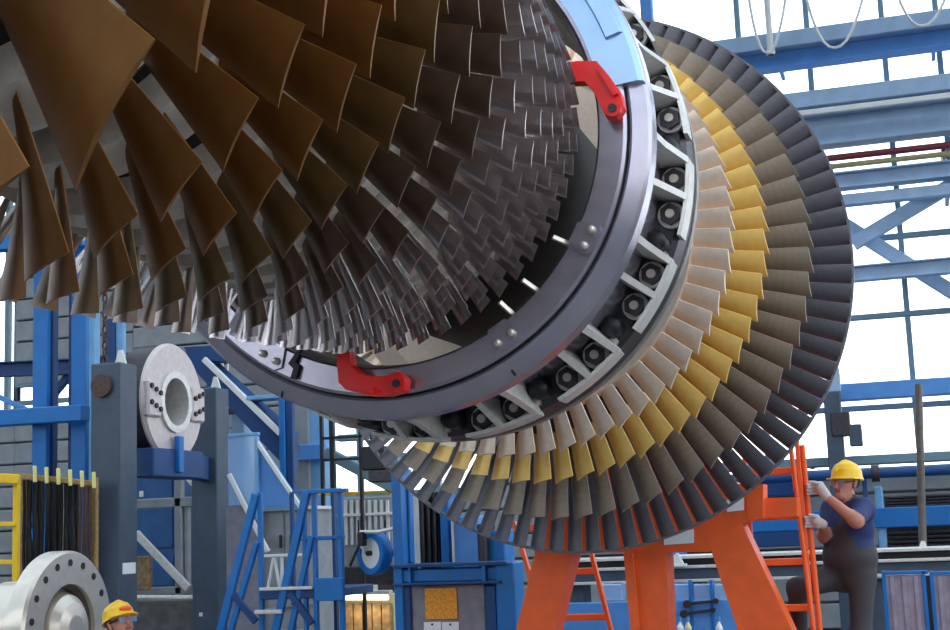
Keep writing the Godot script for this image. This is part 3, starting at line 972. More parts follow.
	for i in 11:
		var x := 24.0 + i * 6.2
		var sl := thing("lifting_sling", "dark sling hanging from the tan hook rack" if i < 9 else "brown sling hanging at the column end of the tan rack", "sling", pd(x, 562, 12.56), "slings on the rack")
		st = S()
		var pts := []
		for j in 7: pts.append(pd(x + sin(i * 2.1 + j) * 0.5, 480 + i * 0.6 + j * 15.0, 12.56 + 0.03 * sin(i + j * 0.7)))
		tube(st, pts, 0.016 + 0.004 * (i % 3), 6)
		put(st, "strand", M.rubber if i < 9 else M.rust, sl)
		st = S()
		for j in pts.size(): pts[j] = pts[j] + Vector3(0.027, 0, -0.02)
		tube(st, pts, 0.015, 6)
		put(st, "strand", M.rubber if i < 9 else M.rust, sl)
	# flanged shaft
	var fc := pd(70, 629, 10.4)
	root = thing("flanged_shaft", "polished steel shaft end with a drilled flange and domed centre", "shaft", Vector3(fc.x, 0, fc.z))
	xf = Transform3D(Basis(Vector3(0, 0, -1), Vector3(0, 1, 0), Vector3(1, 0, 0)), fc)
	st = S(); lathe(st, [Vector2(0.33, -0.0), Vector2(0.555, 0.0), Vector2(0.575, -0.02), Vector2(0.575, -0.15), Vector2(0.33, -0.17)], 64, xf); put(st, "flange", M.polished, root)
	st = S(); lathe(st, [Vector2(0.3, -0.06), Vector2(0.345, -0.02), Vector2(0.345, -0.1), Vector2(0.3, -0.1)], 48, xf); put(st, "recess_ring", M.liner, root)
	st = S(); lathe(st, [Vector2(0.0, 0.06), Vector2(0.1, 0.055), Vector2(0.19, 0.035), Vector2(0.25, -0.01), Vector2(0.275, -0.08), Vector2(0.0, -0.1)], 48, xf); put(st, "dome", M.polished, root)
	st = S(); lathe(st, [Vector2(0.0, -0.12), Vector2(0.36, -0.12), Vector2(0.36, -0.55), Vector2(0.3, -0.6), Vector2(0.3, -1.2), Vector2(0.4, -1.25), Vector2(0.4, -3.0), Vector2(0.0, -3.0)], 48, xf); put(st, "shaft_body", M.polished, root)
	for i in 18:
		var t := TAU * (i + 0.5) / 18
		var p := fc + Vector3(-0.01, sin(t) * 0.485, cos(t) * 0.485)
		st = S(); cyl(st, p, p + Vector3(0.014, 0, 0), 0.027, -1.0, 12); put(st, "bolt_hole", M.black, root)
	for x in [-0.9, -2.6]:
		st = S(); box(st, Vector3(fc.x + x, (fc.y - 0.3) / 2, fc.z), Vector3(0.4, fc.y - 0.3, 0.7)); put(st, "support_block", M.blue, root)
	# blue cabinet and frame between the columns
	root = thing("blue_cabinet", "tall teal blue cabinet seen between the slate columns", "cabinet", gnd(156, 560, 17.5))
	var cz := pd(156, 530, 17.5).z
	zpart(root, "cabinet_body", M.teal_blue, 128, 462, 176, 592, cz, 0.6, true)
	zpart(root, "door_panel", M.teal_blue, 138, 470, 172, 548, cz + 0.02, 0.02)
	zpart(root, "door_panel", M.teal_blue, 150, 556, 173, 585, cz + 0.02, 0.02)
	zpart(root, "handle", M.light_steel, 139, 491, 143, 497, cz + 0.05, 0.03)
	root = thing("bracing_frame", "grey steel frame with diagonal brace in front of the teal cabinet", "frame", gnd(160, 590, 16.2))
	cz = pd(160, 560, 16.2).z
	zpart(root, "crosspiece", M.grey_paint, 130, 498, 194, 508, cz, 0.1)
	zpart(root, "base_beam", M.grey_paint, 130, 587, 196, 595, cz, 0.1)
	zpart(root, "upright", M.grey_paint, 174, 470, 181, 592, cz, 0.1, true)
	zpart(root, "upright", M.grey_paint, 184, 500, 188, 592, cz - 0.05, 0.08, true)
	zpart(root, "side_panel", M.wood, 136, 556, 150, 590, cz + 0.02, 0.06)
	st = S(); bar(st, pz(136, 533, cz + 0.06), pz(188, 588, cz + 0.06), 0.09, 0.05); put(st, "brace", M.light_steel, root)
	st = S(); bar(st, pz(172, 460, cz + 0.06), pz(194, 484, cz + 0.06), 0.07, 0.05); put(st, "brace", M.light_steel, root)
	st = S(); cyl(st, pz(134, 598, cz + 0.1), pz(192, 598, cz + 0.1), 0.035, -1.0, 10); put(st, "pipe", M.light_steel, root)
	root = zthing("base_block", "brownish grey concrete plinth under the bracing frame", "plinth", 162, cz + 0.4)
	zpart(root, "block", M.concrete, 128, 600, 200, 640, cz + 0.4, 0.25, true)

func middle_background() -> void:
	var st: SurfaceTool
	# dark blue raking beam with white edge
	var z := pd(250, 420, 16.8).z
	var root := zthing("raking_beam", "dark blue sloping beam with a white painted edge", "beam", 285, z)
	st = S(); slab(st, zpoly([[184, 347], [222, 345], [228, 362], [206, 360], [286, 432], [286, 468], [192, 368]], z), Vector3(0, 0, -0.35)); put(st, "beam_body", M.blue_dark, root)
	st = S(); bar(st, pz(204, 359, z + 0.06), pz(281, 434, z + 0.06), 0.07, 0.06); put(st, "edge_strip", M.white_paint, root)
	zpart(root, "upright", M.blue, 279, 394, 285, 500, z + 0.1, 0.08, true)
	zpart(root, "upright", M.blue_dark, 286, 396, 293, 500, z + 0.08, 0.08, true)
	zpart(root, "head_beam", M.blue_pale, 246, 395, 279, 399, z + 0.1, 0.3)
	zpart(root, "side_post", M.blue, 206, 360, 212, 420, z - 0.1, 0.2, true)
	# hydraulic gear on the beam
	root = zthing("valve_block", "small steel valve block with pipes behind the sloping beam", "valve", 240, z - 0.5)
	zpart(root, "body", M.girder, 231, 398, 244, 470, z - 0.5, 0.3, true)
	for x in [221, 226]:
		zpart(root, "pipe", M.light_steel, x, 358, x + 2, 450, z - 0.55, 0.04, true)
	zpart(root, "valve", M.dark_steel, 224, 408, 236, 414, z - 0.3, 0.1)
	# pale cylinder with blue box
	var c := pz(307, 440, z - 1.2)
	root = thing("pale_duct", "pale blue grey square duct rising behind the stairs", "duct", Vector3(c.x, 0, c.z))
	zpart(root, "duct_body", M.cladding, 293, 380, 309, 520, z - 1.2, 0.6, true)
	zpart(root, "duct_side", M.blue_pale, 308, 382, 321, 520, z - 1.25, 0.5, true)
	root = zthing("junction_box", "bright blue box fixed on the pale duct", "box", 306, z - 1.05)
	zpart(root, "box_body", M.girder_blue, 297, 444, 321, 460, z - 1.0, 0.2)
	zpart(root, "end_plate", M.black, 292, 444, 298, 456, z - 0.98, 0.2)
	# black ladder frames in front of the window
	z = pd(340, 450, 15.2).z
	root = zthing("scaffold_frame", "thin black steel ladder frame standing before the bright window", "frame", 340, z)
	for q in [[320, 323], [329.5, 334], [359, 361.5]]:
		zpart(root, "upright", M.black, q[0], 408, q[1], 520, z, 0.05, true)
	for y in [436, 458]:
		zpart(root, "rung", M.black, 320, y, 362, y + 2.5, z, 0.04)
	root = zthing("diagonal_strut", "grey sloping strut crossing the bright window", "strut", 390, z - 0.35)
	st = S(); bar(st, pz(326, 452, z - 0.35), pz(398, 490, z - 0.35), 0.12, 0.12); put(st, "strut_body", M.mullion, root)
	zpart(root, "cross_panel", M.mullion, 337, 434, 362, 441, z - 0.35, 0.1)
	zpart(root, "upright", M.mullion, 392, 440, 398, 500, z - 0.35, 0.12, true)
	root = zthing("guard_rail", "thin yellow guard rail behind the blue stairs", "rail", 355, z - 0.6)
	zpart(root, "rail", M.yellow, 318, 491.5, 392, 494.5, z - 0.6, 0.04)
	for x in [340, 388]: zpart(root, "rail_bracket", M.yellow, x, 492, x + 2.5, 495, z - 0.62, 0.375)
	root = zthing("white_container", "white ribbed container with dark base behind the hose reel", "container", 365, z - 1.0)
	zpart(root, "container_body", M.cladding, 336, 497, 393, 570, z - 1.0, 1.2, true)
	for i in 9: zpart(root, "rib", M.white_paint, 338 + i * 6, 500, 341 + i * 6, 545, z - 0.97, 0.03)
	zpart(root, "top_edge", M.white_paint, 335, 513, 394, 516, z - 0.95, 0.05)
	zpart(root, "base_beam", M.dark_steel, 335, 566, 396, 592, z - 0.8, 0.2)
	for x in [358, 385]: zpart(root, "rope", M.black, x, 520, x + 1, 560, z - 0.93, 0.02)
	# lit booth under it
	root = zthing("lit_booth", "cream booth wall with wooden boards under the dark beam", "booth", 360, z - 0.6)
	zpart(root, "booth_wall", M.cream, 334, 594, 395, 640, z - 0.75, 0.1, true)
	for i in 5: zpart(root, "board", M.wood, 344 + i * 9.5, 603, 352.5 + i * 9.5, 640, z - 0.65, 0.06, true)
	root = thing("tube_light", "lit fluorescent tube light under the dark beam", "lamp", pz(365, 598, z - 0.5))
	st = S(); cyl(st, pz(342, 597.5, z - 0.5), pz(388, 597.5, z - 0.5), 0.03, -1.0, 12); put(st, "tube", M.lamp, root)
	st = S(); zbox(st, 341, 591, 389, 594.5, z - 0.47, 0.12); put(st, "fitting", M.white_paint, root)
	st = S(); zbox(st, 362, 586, 368, 592, z - 0.5, 0.36); put(st, "bracket", M.white_paint, root)
	var al := AreaLight3D.new()
	al.area_size = Vector2(0.5, 0.06)
	al.light_energy = 0.25
	al.light_color = Color(1.0, 0.93, 0.75)
	al.shadow_enabled = true
	root.add_child(al)
	al.position = Vector3(0, -0.06, 0.02)
	al.rotation_degrees = Vector3(-90, 0, 0)
	# glazed screen and grey cabinets by the stairs
	z = pd(270, 540, 13.8).z
	root = zthing("glazed_screen", "pale translucent screen panel with white sloping edge trims", "screen", 245, z)
	zpart(root, "glass_panel", M.plexi, 228, 436, 257, 505, z + 0.05, 0.02)
	zpart(root, "lower_panel", M.panel_grey, 226, 505, 258, 575, z + 0.02, 0.04, true)
	st = S(); slab(st, zpoly([[257, 440], [262, 446], [303, 508], [257, 508]], z), Vector3(0, 0, -0.04)); put(st, "blue_panel", M.girder_blue, root)
	st = S(); bar(st, pz(257, 442, z + 0.04), pz(301, 508, z + 0.04), 0.04, 0.04); put(st, "edge_trim", M.white_paint, root)
	st = S(); bar(st, pz(229, 474, z + 0.1), pz(268, 552, z + 0.1), 0.045, 0.04); put(st, "edge_trim", M.white_paint, root)
	st = S(); zbox(st, 255, 436, 258, 520, z + 0.06, 0.05); put(st, "frame_post", M.blue_pale, root)
	st = S(); zbox(st, 228, 433, 258, 436, z + 0.06, 0.05); put(st, "frame_rail", M.blue_pale, root)
	root = zthing("grey_cabinet", "pair of grey cabinet doors with white top trim behind the stairs", "cabinet", 286, z - 0.1)
	zpart(root, "cabinet_body", M.grey_paint, 258, 509, 313, 600, z - 0.12, 0.5, true)
	for q in [[260, 284], [286, 311]]:
		var d := zpart(root, "door", M.grey_paint, q[0], 513, q[1], 588, z - 0.1, 0.03, false)
		zpart(d, "handle", M.black, (q[0] + q[1]) / 2.0 + (7 if q[0] == 260 else -9), 535, (q[0] + q[1]) / 2.0 + (9 if q[0] == 260 else -7), 548, z - 0.07, 0.03)
	zpart(root, "top_trim", M.white_paint, 257, 507, 314, 510.5, z - 0.08, 0.5)
	root = zthing("work_trestle", "white metal trestle on the blue stair landing", "trestle", 276, z + 0.6)
	for q in [[[268, 588], [274, 556]], [[280, 588], [274, 556]], [[282, 588], [282, 556]]]:
		st = S(); bar(st, pz(q[0][0], q[0][1], z + 0.9), pz(q[1][0], q[1][1], z + 0.9), 0.025, 0.025); put(st, "leg", M.white_paint, root)
	zpart(root, "top_bar", M.white_paint, 262, 554, 300, 557, z + 0.92, 0.06)
	# blue stairs
	z = pd(285, 560, 12.0).z
	root = zthing("access_stairs", "blue steel access stairs with handrails and landing", "stairs", 285, z)
	var zb := z - 0.9
	for zz in [z, zb]:
		var dx := 0.0 if zz == z else 4.0
		var dy := 0.0 if zz == z else -2.0
		if zz == z:
			st = S(); bar(st, pz(256, 494, zz), drop(pz(256, 494, zz), pz(221, 630, zz), 0.0), 0.07, 0.05); put(st, "handrail", M.blue, root)
			st = S(); bar(st, pz(257, 542, zz), drop(pz(257, 542, zz), pz(240, 600, zz), 0.0), 0.05, 0.05); put(st, "handrail", M.blue, root)
			zpart(root, "rail_post", M.blue, 257.5, 492, 261.5, 600, zz, 0.05, true)
			st = S(); bar(st, pz(307, 491, zz), drop(pz(307, 491, zz), pz(278, 620, zz), 0.3), 0.07, 0.05); put(st, "handrail", M.blue, root)
			st = S(); bar(st, pz(312, 536, zz), drop(pz(312, 536, zz), pz(300, 590, zz), 0.6), 0.05, 0.05); put(st, "handrail", M.blue, root)
			for q in [[302, 305.5], [312, 316], [337.5, 342]]: zpart(root, "rail_post", M.blue, q[0], 491, q[1], 600, zz, 0.05, true)
			zpart(root, "top_rail", M.blue, 306, 489, 346, 493, zz + 0.02, 0.07)
			zpart(root, "rail", M.blue, 303, 536, 343, 539, zz, 0.05)
		else:
			for q in [[290, 293], [332, 335]]: zpart(root, "rail_post", M.blue_dark, q[0], 492, q[1], 592, zz, 0.05, true)
			zpart(root, "top_rail", M.blue, 292, 489, 340, 492, zz, 0.05)
			zpart(root, "rail", M.blue, 296, 538, 340, 540.5, zz, 0.05)
	zpart(root, "landing", M.blue_dark, 259, 590, 330, 599, z + 0.02, 1.0)
	zpart(root, "landing_edge", M.light_steel, 259, 587, 312, 590, z + 0.06, 0.04)
	zpart(root, "toe_panel", M.blue, 314, 578, 343, 601, z + 0.05, 0.05)
	st = S(); bar(st, pz(233, 594, z + 0.02), pz(256, 622, z + 0.02), 0.06, 0.04); put(st, "brace", M.blue_dark, root)
	st = S(); bar(st, pz(290, 593, z + 0.02), pz(312, 624, z + 0.02), 0.06, 0.04); put(st, "brace", M.blue_dark, root)
	for i in 5:
		var y := 610.0 + i * 26.0
		st = S(); zbox(st, 254 - i * 7, y, 281 - i * 7, y + 4, z + 0.05, 0.7); put(st, "tread", M.light_steel, root)
	# hose reel
	z = pd(376, 553, 11.9).z
	var rc := pz(374, 553, z)
	root = thing("hose_reel", "round hose reel with blue rim and white disc on blue column", "hose reel", rc + Vector3(0, -0.17, 0))
	var xf := Transform3D(Basis(Vector3(0, 1, 0), -0.5), rc)
	st = S(); lathe(st, [Vector2(0.13, 0.05), Vector2(0.175, 0.05), Vector2(0.185, 0.03), Vector2(0.185, -0.05), Vector2(0.13, -0.05)], 32, xf); put(st, "rim", M.blue, root)
	st = S(); lathe(st, [Vector2(0.0, 0.035), Vector2(0.14, 0.03), Vector2(0.14, -0.04), Vector2(0.0, -0.04)], 32, xf); put(st, "disc", M.white_paint, root)
	st = S(); lathe(st, [Vector2(0.0, 0.08), Vector2(0.022, 0.075), Vector2(0.022, 0.03), Vector2(0.0, 0.03)], 16, xf); put(st, "hub", M.black, root)
	st = S(); cyl(st, xf * Vector3(-0.12, 0.1, 0.08), xf * Vector3(-0.01, 0.01, 0.08), 0.014); put(st, "arm", M.light_steel, root)
	st = S(); box(st, pz(362, 539, z + 0.1), Vector3(0.06, 0.12, 0.08)); put(st, "guide_block", M.black, root)
	st = S(); tube(st, [pz(362, 540, z + 0.1), pz(356, 552, z + 0.1), pz(350, 566, z + 0.1)], 0.012); put(st, "hose_end", M.black, root)
	st = S(); tube(st, [pz(360, 532, z + 0.1), pz(378, 532, z + 0.1), pz(392, 529, z + 0.1), pz(400, 525, z + 0.1), pz(403, 517, z + 0.1), pz(403, 484, z + 0.1)], 0.016); put(st, "supply_pipe", M.light_steel, root)
	st = S(); bar(st, rc + Vector3(0, 0, -0.05), pz(396, 553, z - 0.1), 0.06, 0.05); put(st, "mount", M.blue_dark, root)
	# dark hoist block behind the blade ring
	var hz := pd(373, 465, 14.0).z
	root = thing("hoist_block", "dark chain hoist block hanging behind the turbine blade ring", "hoist", pz(373, 470, hz))
	st = S(); zbox(st, 361, 446, 384, 470, hz, 0.3); put(st, "body", M.black, root)
	st = S(); zbox(st, 368, 470, 392, 482, hz + 0.02, 0.25); put(st, "motor", M.dark_steel, root)
	st = S(); cyl(st, pz(372, 448, hz - 0.1), Vector3(pz(372, 448, hz - 0.1).x, HH + 0.05, hz - 0.1), 0.02); put(st, "chain", M.dark_steel, root)
	# blue machine frame with grey panel
	z = pd(455, 600, 11.3).z
	root = zthing("machine_frame", "blue flanged machine frame around a grey panel under the blade ring", "frame", 455, z)
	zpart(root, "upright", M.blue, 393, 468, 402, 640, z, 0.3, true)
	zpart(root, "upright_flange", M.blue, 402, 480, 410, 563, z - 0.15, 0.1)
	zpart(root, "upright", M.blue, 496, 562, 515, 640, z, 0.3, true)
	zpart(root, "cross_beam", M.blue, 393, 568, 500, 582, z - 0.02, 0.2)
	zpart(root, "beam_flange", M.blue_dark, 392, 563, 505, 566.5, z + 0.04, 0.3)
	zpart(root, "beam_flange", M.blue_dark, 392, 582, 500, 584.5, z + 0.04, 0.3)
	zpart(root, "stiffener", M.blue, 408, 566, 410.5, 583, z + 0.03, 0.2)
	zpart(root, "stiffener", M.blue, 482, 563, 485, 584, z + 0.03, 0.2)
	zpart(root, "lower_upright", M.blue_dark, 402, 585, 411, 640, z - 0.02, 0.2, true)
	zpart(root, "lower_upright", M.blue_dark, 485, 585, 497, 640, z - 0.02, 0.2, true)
	zpart(root, "panel", M.panel_grey, 410, 584, 486, 640, z - 0.05, 0.1, true)
	root = thing("orange_sheet", "crinkled orange yellow sheet taped on the grey panel", "sheet", pz(441, 603, z - 0.03))
	zpart(root, "sheet", M.sheet_orange, 425, 588, 457, 619, z - 0.035, 0.012)
	zpart(root, "fold", M.sheet_orange, 430, 592, 453, 596, z - 0.03, 0.01)
	for q in [[424, 441, "white paper sheet pinned below the orange sheet, on its uncreased side"], [442, 459, "white paper sheet pinned below the orange sheet, beside another paper"]]:
		root = thing("paper_sheet", "white paper sheet pinned below the orange sheet", "paper", pz(q[0] + 8, 634, z - 0.04), "papers on the grey panel")
		zpart(root, "page", M.paper, q[0], 622, q[1], 640, z - 0.04, 0.006)
		zpart(root, "pin", M.dark_steel, q[0] + 7, 623.5, q[0] + 9, 625.5, z - 0.03, 0.01)
	var zk := z - 0.8
	root = zthing("slotted_column", "dark slotted column between blue posts behind the machine frame", "column", 435, zk)
	zpart(root, "core", M.rubber, 419, 492, 440, 566, zk, 0.3, true)
	for i in 3: zpart(root, "slot_bar", M.dark_steel, 422 + i * 6, 494, 424 + i * 6, 566, zk + 0.04, 0.05, true)
	zpart(root, "side_post", M.blue, 440, 488, 449, 566, zk + 0.05, 0.3, true)
	root = zthing("blue_housing", "bright blue boxy machine housing behind the machine frame", "machine", 465, zk)
	zpart(root, "housing", M.girder_blue, 452, 516, 478, 566, zk + 0.1, 0.5, true)
	zpart(root, "edge_pipe", M.light_steel, 451.5, 520, 453.5, 564, zk + 0.13, 0.03)
	zpart(root, "bolt_plate", M.dark_steel, 478, 524, 486, 566, zk + 0.1, 0.3, true)
	zpart(root, "rear_housing", M.blue, 487, 530, 505, 566, zk, 0.3, true)

func right_background() -> void:
	var st: SurfaceTool
	var root: Node3D
	var z := -13.2
	var xr := XR - 0.3
	# level steelwork along the window wall: name, label, upper line, height, depth, material
	var L := [
		["blue_girder", "bright blue girder crossing the tall window near the roof", "girder", [[760, 66], [950, 34]], 0.33, 0.3, "girder_blue", "i"],
		["walkway_slab", "grey walkway edge along the top of the blue girder", "walkway", [[745, 53], [950, 17]], 0.26, 0.5, "girder", "b"],
		["crane_runway", "deep grey blue crane runway girder behind the turbine", "girder", [[815, 136], [950, 112]], 0.54, 0.35, "girder", "i"],
		["runway_ledge", "grey blue ledge above the crane runway girder", "ledge", [[795, 107], [950, 83]], 0.26, 0.5, "girder", "b"],
		["red_pipe", "dark red pipe under the crane runway girder", "pipe", [[831, 160], [950, 143]], 0.11, 0, "pipe_red", "p"],
		["tan_pipe", "tan yellow pipe running below the red pipe", "pipe", [[833, 168], [950, 152]], 0.09, 0, "pipe_tan", "p"],
		["lower_rail", "pale grey rail beam below the coloured pipes", "beam", [[845, 183], [950, 168]], 0.26, 0.3, "girder", "i"],
		["window_beam", "slim grey beam crossing the window under the pale rail", "beam", [[856, 201], [950, 189]], 0.18, 0.2, "girder", "b"],
		["wind_beam", "grey blue beam across the window where the braces cross", "beam", [[854, 276], [950, 264]], 0.24, 0.25, "girder", "i"],
		["blue_tie_beam", "bright blue beam across the window above the steel column", "beam", [[828, 394], [950, 386]], 0.26, 0.3, "girder_blue", "b"],
		["grated_walkway", "narrow grey grated walkway along the window sill", "walkway", [[800, 463], [950, 457]], 0.14, 0.5, "mullion", "b"]]
	for q in L:
		var a: Vector3 = pz(q[3][0][0], q[3][0][1], z)
		var y := hy(q[3][0][0], q[3][0][1], q[3][1][0], q[3][1][1], z)
		var x0 := xat(610, 300, z)
		root = thing(q[0], q[1], q[2], Vector3((x0 + xr) / 2, y, z))
		var p := Vector3(x0, y, z)
		var e := Vector3(xr, y, z)
		st = S()
		if q[7] == "i": ibeam(st, p, e, q[4], q[5])
		elif q[7] == "b": bar(st, p, e, q[4], q[5])
		else: cyl(st, p, e, q[4] / 2, -1.0, 12)
		put(st, {"i": "beam_body", "b": "slab", "p": "pipe_run"}[q[7]], M[q[6]], root)
		var x := x0 + 0.6
		while x < xr:                    # brackets back to the wall, stiffeners
			st = S()
			box(st, Vector3(x, y, (z + ZB) / 2 - 0.05), Vector3(0.06, minf(q[4], 0.2), absf(ZB - z) - 0.1))
			put(st, "bracket", M[q[6]], root)
			x += 2.4
	root = thing("runway_flange", "pale steel flange strip along the crane runway girder", "strip", pz(880, 105, z + 0.35))
	var yf := hy(804, 116.5, 950, 93.5, z + 0.3)
	st = S(); bar(st, Vector3(xat(620, 200, z), yf, z + 0.32), Vector3(xr, yf, z + 0.32), 0.09, 0.1); put(st, "strip", M.white_paint, root)
	# crossing braces
	var bz := z - 0.3
	for q in [[[853, 244], [960, 180], "grey brace rising across the window from the wind beam"], [[840, 222], [960, 297], "grey brace falling across the window through the wind beam"]]:
		root = thing("window_brace", q[2], "brace", pz(900, 240, bz), "crossing window braces")
		st = S(); bar(st, pz(q[0][0], q[0][1], bz - (0.25 if q[0][0] == 840 else 0.0)), pz(q[1][0], q[1][1], bz - (0.25 if q[0][0] == 840 else 0.0)), 0.22, 0.16); put(st, "brace_body", M.girder, root)
	# steel column with box
	var cz := -12.6
	root = zthing("steel_column", "grey blue steel column with bolted box above the yellow helmet", "column", 840, cz)
	zpart(root, "column_body", M.slate, 832, 392, 849, 630, cz, 0.3, true)
	zpart(root, "bolt_band", M.dark_steel, 831, 412, 850, 436, cz + 0.03, 0.34)
	zpart(root, "side_box", M.slate, 849, 424, 862, 446, cz + 0.02, 0.25)
	zpart(root, "cap_plate", M.girder, 826, 368, 840, 392, cz - 0.05, 0.2)
	# hanging cables near the roof
	var k := 0
	for q in [[745, 790, 55, 12], [800, 870, 50, 4], [890, 955, 28, -2]]:
		root = thing("hanging_cable", ["thin white cable looping low over the blue girder beside a pipe", "long white cable loop hanging in front of the walkway edge", "white cable loop hanging by the upper window mullion"][k], "cable", pz((q[0] + q[1]) / 2.0, q[2], z + 0.5), "cables looped under the roof")
		var pts := []
		for i in 13:
			var t := i / 12.0
			pts.append(pz(lerpf(q[0], q[1], t), q[2] - (q[2] + 30.0) * pow(absf(2 * t - 1), 2.2) - 4 * t, z + 0.5))
		st = S(); tube(st, pts, 0.022, 6); put(st, "cable_run", M.white_paint, root)
		k += 1
	root = thing("drop_pipe", "white vertical pipe standing before the upper window", "pipe", pz(769, 53, z + 0.35))
	st = S(); cyl(st, pz(771, 55, z + 0.35), pz(771, 55, z + 0.35) + Vector3(0, 2.2, 0), 0.05); put(st, "pipe_run", M.white_paint, root)
	st = S(); cyl(st, pz(771, 55, z + 0.35), pz(771, 55, z + 0.35) + Vector3(0, 0.1, 0), 0.07); put(st, "end_collar", M.white_paint, root)
	root = thing("roof_post", "blue roof post behind the top of the carrier ring", "post", pz(650, 25, -9.0))
	var rp := pz(650, 60, -9.0)
	st = S(); box(st, Vector3(rp.x, (HH - 1.0) / 2, rp.z), Vector3(0.16, HH - 1.0, 0.16)); put(st, "post_body", M.girder_blue, root)
	# blue pipe, machine beam and radiators lower down
	z = -8.0
	root = zthing("blue_pipe", "dark blue horizontal pipe behind the worker's helmet", "pipe", 920, z)
	var y := pz(905, 472, z).y
	st = S(); cyl(st, Vector3(xat(760, 480, z), y, z), Vector3(xr, y, z), 0.06); put(st, "pipe_run", M.blue_dark, root)
	st = S(); cyl(st, Vector3(xat(872, 480, z), y, z), Vector3(xat(880, 480, z), y, z), 0.1); put(st, "flange", M.dark_steel, root)
	for x in [868, 968]: zpart(root, "pipe_stand", M.blue_dark, x, 474, x + 5, 640, z - 0.02, 0.08, true)
	root = zthing("blue_machine_beam", "broad bright blue machine beam running behind stand and worker", "beam", 880, z - 0.3)
	zpart(root, "beam_body", M.blue, 728, 509, 975, 529, z - 0.2, 0.4)
	zpart(root, "lower_beam", M.blue_dark, 735, 532, 800, 547, z - 0.2, 0.3)
	zpart(root, "upper_beam", M.blue_dark, 735, 478, 800, 496, z - 0.4, 0.3)
	for x in [745, 880, 965]: zpart(root, "upright", M.blue_pale if x == 880 else M.blue, x, 486, x + 8, 640, z - 0.25, 0.2, true)
	root = zthing("radiator_bank", "dark ribbed radiator bank below the blue beam", "radiator", 915, z - 0.5)
	zpart(root, "back_plate", M.dark_steel, 886, 494, 972, 553, z - 1.0, 0.3, true)
	for i in 5: zpart(root, "fin", M.dark_steel, 888, 495 + i * 3, 972, 496.6 + i * 3, z - 0.88, 0.12)
	for i in 5: zpart(root, "fin", M.dark_steel, 888, 531 + i * 4.4, 972, 533.4 + i * 4.4, z - 0.86, 0.14)
	root = zthing("tan_pole", "slim tan pole on a white triangular foot before the window", "pole", 922, -6.3)
	var p0 := pz(923, 553, -6.3)
	st = S(); cyl(st, p0, drop(p0, pz(921, 480, -6.3), pz(921, 384, -6.3).y), 0.04); put(st, "pole", M.liner, root)
	st = S(); slab(st, zpoly([[917, 553], [929, 553], [925, 541], [921, 541]], -6.24), Vector3(0, 0, -0.1)); put(st, "foot", M.white_paint, root)
	# long grey rail bed right across
	z = -6.0
	root = zthing("rail_bed", "long grey machine rail bed with pale top edges behind the stand", "machine bed", 800, z)
	zpart(root, "bed_top", M.light_steel, 560, 553, 975, 556, z, 0.7)
	zpart(root, "bed_slot", M.black, 560, 556, 975, 563, z - 0.1, 0.5)
	zpart(root, "bed_rail", M.light_steel, 560, 563, 975, 566, z + 0.05, 0.6)
	zpart(root, "bed_side", M.slate, 560, 566, 975, 577, z, 0.6)
	zpart(root, "bed_edge", M.light_steel, 560, 577, 975, 580, z + 0.05, 0.6)
	for x in [570, 690, 870, 960]: zpart(root, "support", M.slate, x, 580, x + 14, 640, z - 0.1, 0.4, true)
	root = thing("white_bracket", "small white triangular bracket on the grey rail bed", "bracket", pz(677, 562, z + 0.08))
	st = S(); slab(st, zpoly([[670, 565], [685, 565], [678.5, 553], [676.5, 553]], z + 0.06), Vector3(0, 0, 0.05)); put(st, "bracket_body", M.white_paint, root)
	st = S(); zbox(st, 669, 564, 686, 567, z + 0.13, 0.1); put(st, "base", M.white_paint, root)
	# blue tool board
	z = -5.0
	root = zthing("tool_board", "bright blue tool board seen between the orange legs", "tool board", 705, z)
	zpart(root, "board", M.girder_blue, 560, 601, 752, 640, z, 0.06, true)
	for q in [[672, 690], [693, 711], [714, 736], [600, 622]]: zpart(root, "clear_bin", M.plexi, q[0], 584, q[1], 601, z - 0.02, 0.2)
	for x in [668, 690, 711, 737]: zpart(root, "upright", M.blue, x, 580, x + 3, 640, z + 0.02, 0.08, true)
	k = 0
	for q in [[[687, 604], [716, 601]], [[684, 614], [713, 610]]]:
		root = thing("spanner", ["dark spanner hanging uppermost on the blue board", "dark spanner hanging beneath another on the blue board"][k], "spanner", pz(700, 608 + k * 6, z + 0.04), "spanners on the blue board")
		var a := pz(q[0][0], q[0][1], z + 0.04)
		var b := pz(q[1][0], q[1][1], z + 0.04)
		st = S(); bar(st, a, b, 0.03, 0.02); put(st, "shank", M.dark_steel, root)
		st = S(); cyl(st, a + Vector3(0, 0, -0.012), a + Vector3(0, 0, 0.015), 0.04, -1.0, 12); put(st, "ring_end", M.dark_steel, root)
		st = S(); hexa(st, b + Vector3(0, 0, -0.012), b + Vector3(0, 0, 0.015), 0.03); put(st, "jaw", M.dark_steel, root)
		k += 1
	k = 0
	for q in [[673, "red", "red capped spray bottle in front of the blue board"], [681, "white_paint", "white bottle next to the red capped bottle"], [689, "cream", "cream bottle in front of the blue board"], [720, "white_paint", "tall white bottle alone in front of the blue board"]]:
		var b := pz(q[0], 640, z + 0.3)
		root = thing("spray_bottle", q[2], "bottle", b, "bottles by the blue board")
		st = S(); lathe(st, [Vector2(0, 0.0), Vector2(0.03, 0.0), Vector2(0.034, 0.02), Vector2(0.034, 0.12), Vector2(0.015, 0.16), Vector2(0.012, 0.18), Vector2(0, 0.18)], 14, Transform3D(Basis(Vector3(1, 0, 0), -PI / 2), b)); put(st, "bottle_body", M.white_paint if q[1] == "red" else M[q[1]], root)
		st = S(); cyl(st, b + Vector3(0, 0.175, 0), b + Vector3(0, 0.22, 0), 0.016); put(st, "cap", M.red if q[1] == "red" else M.girder_blue, root)
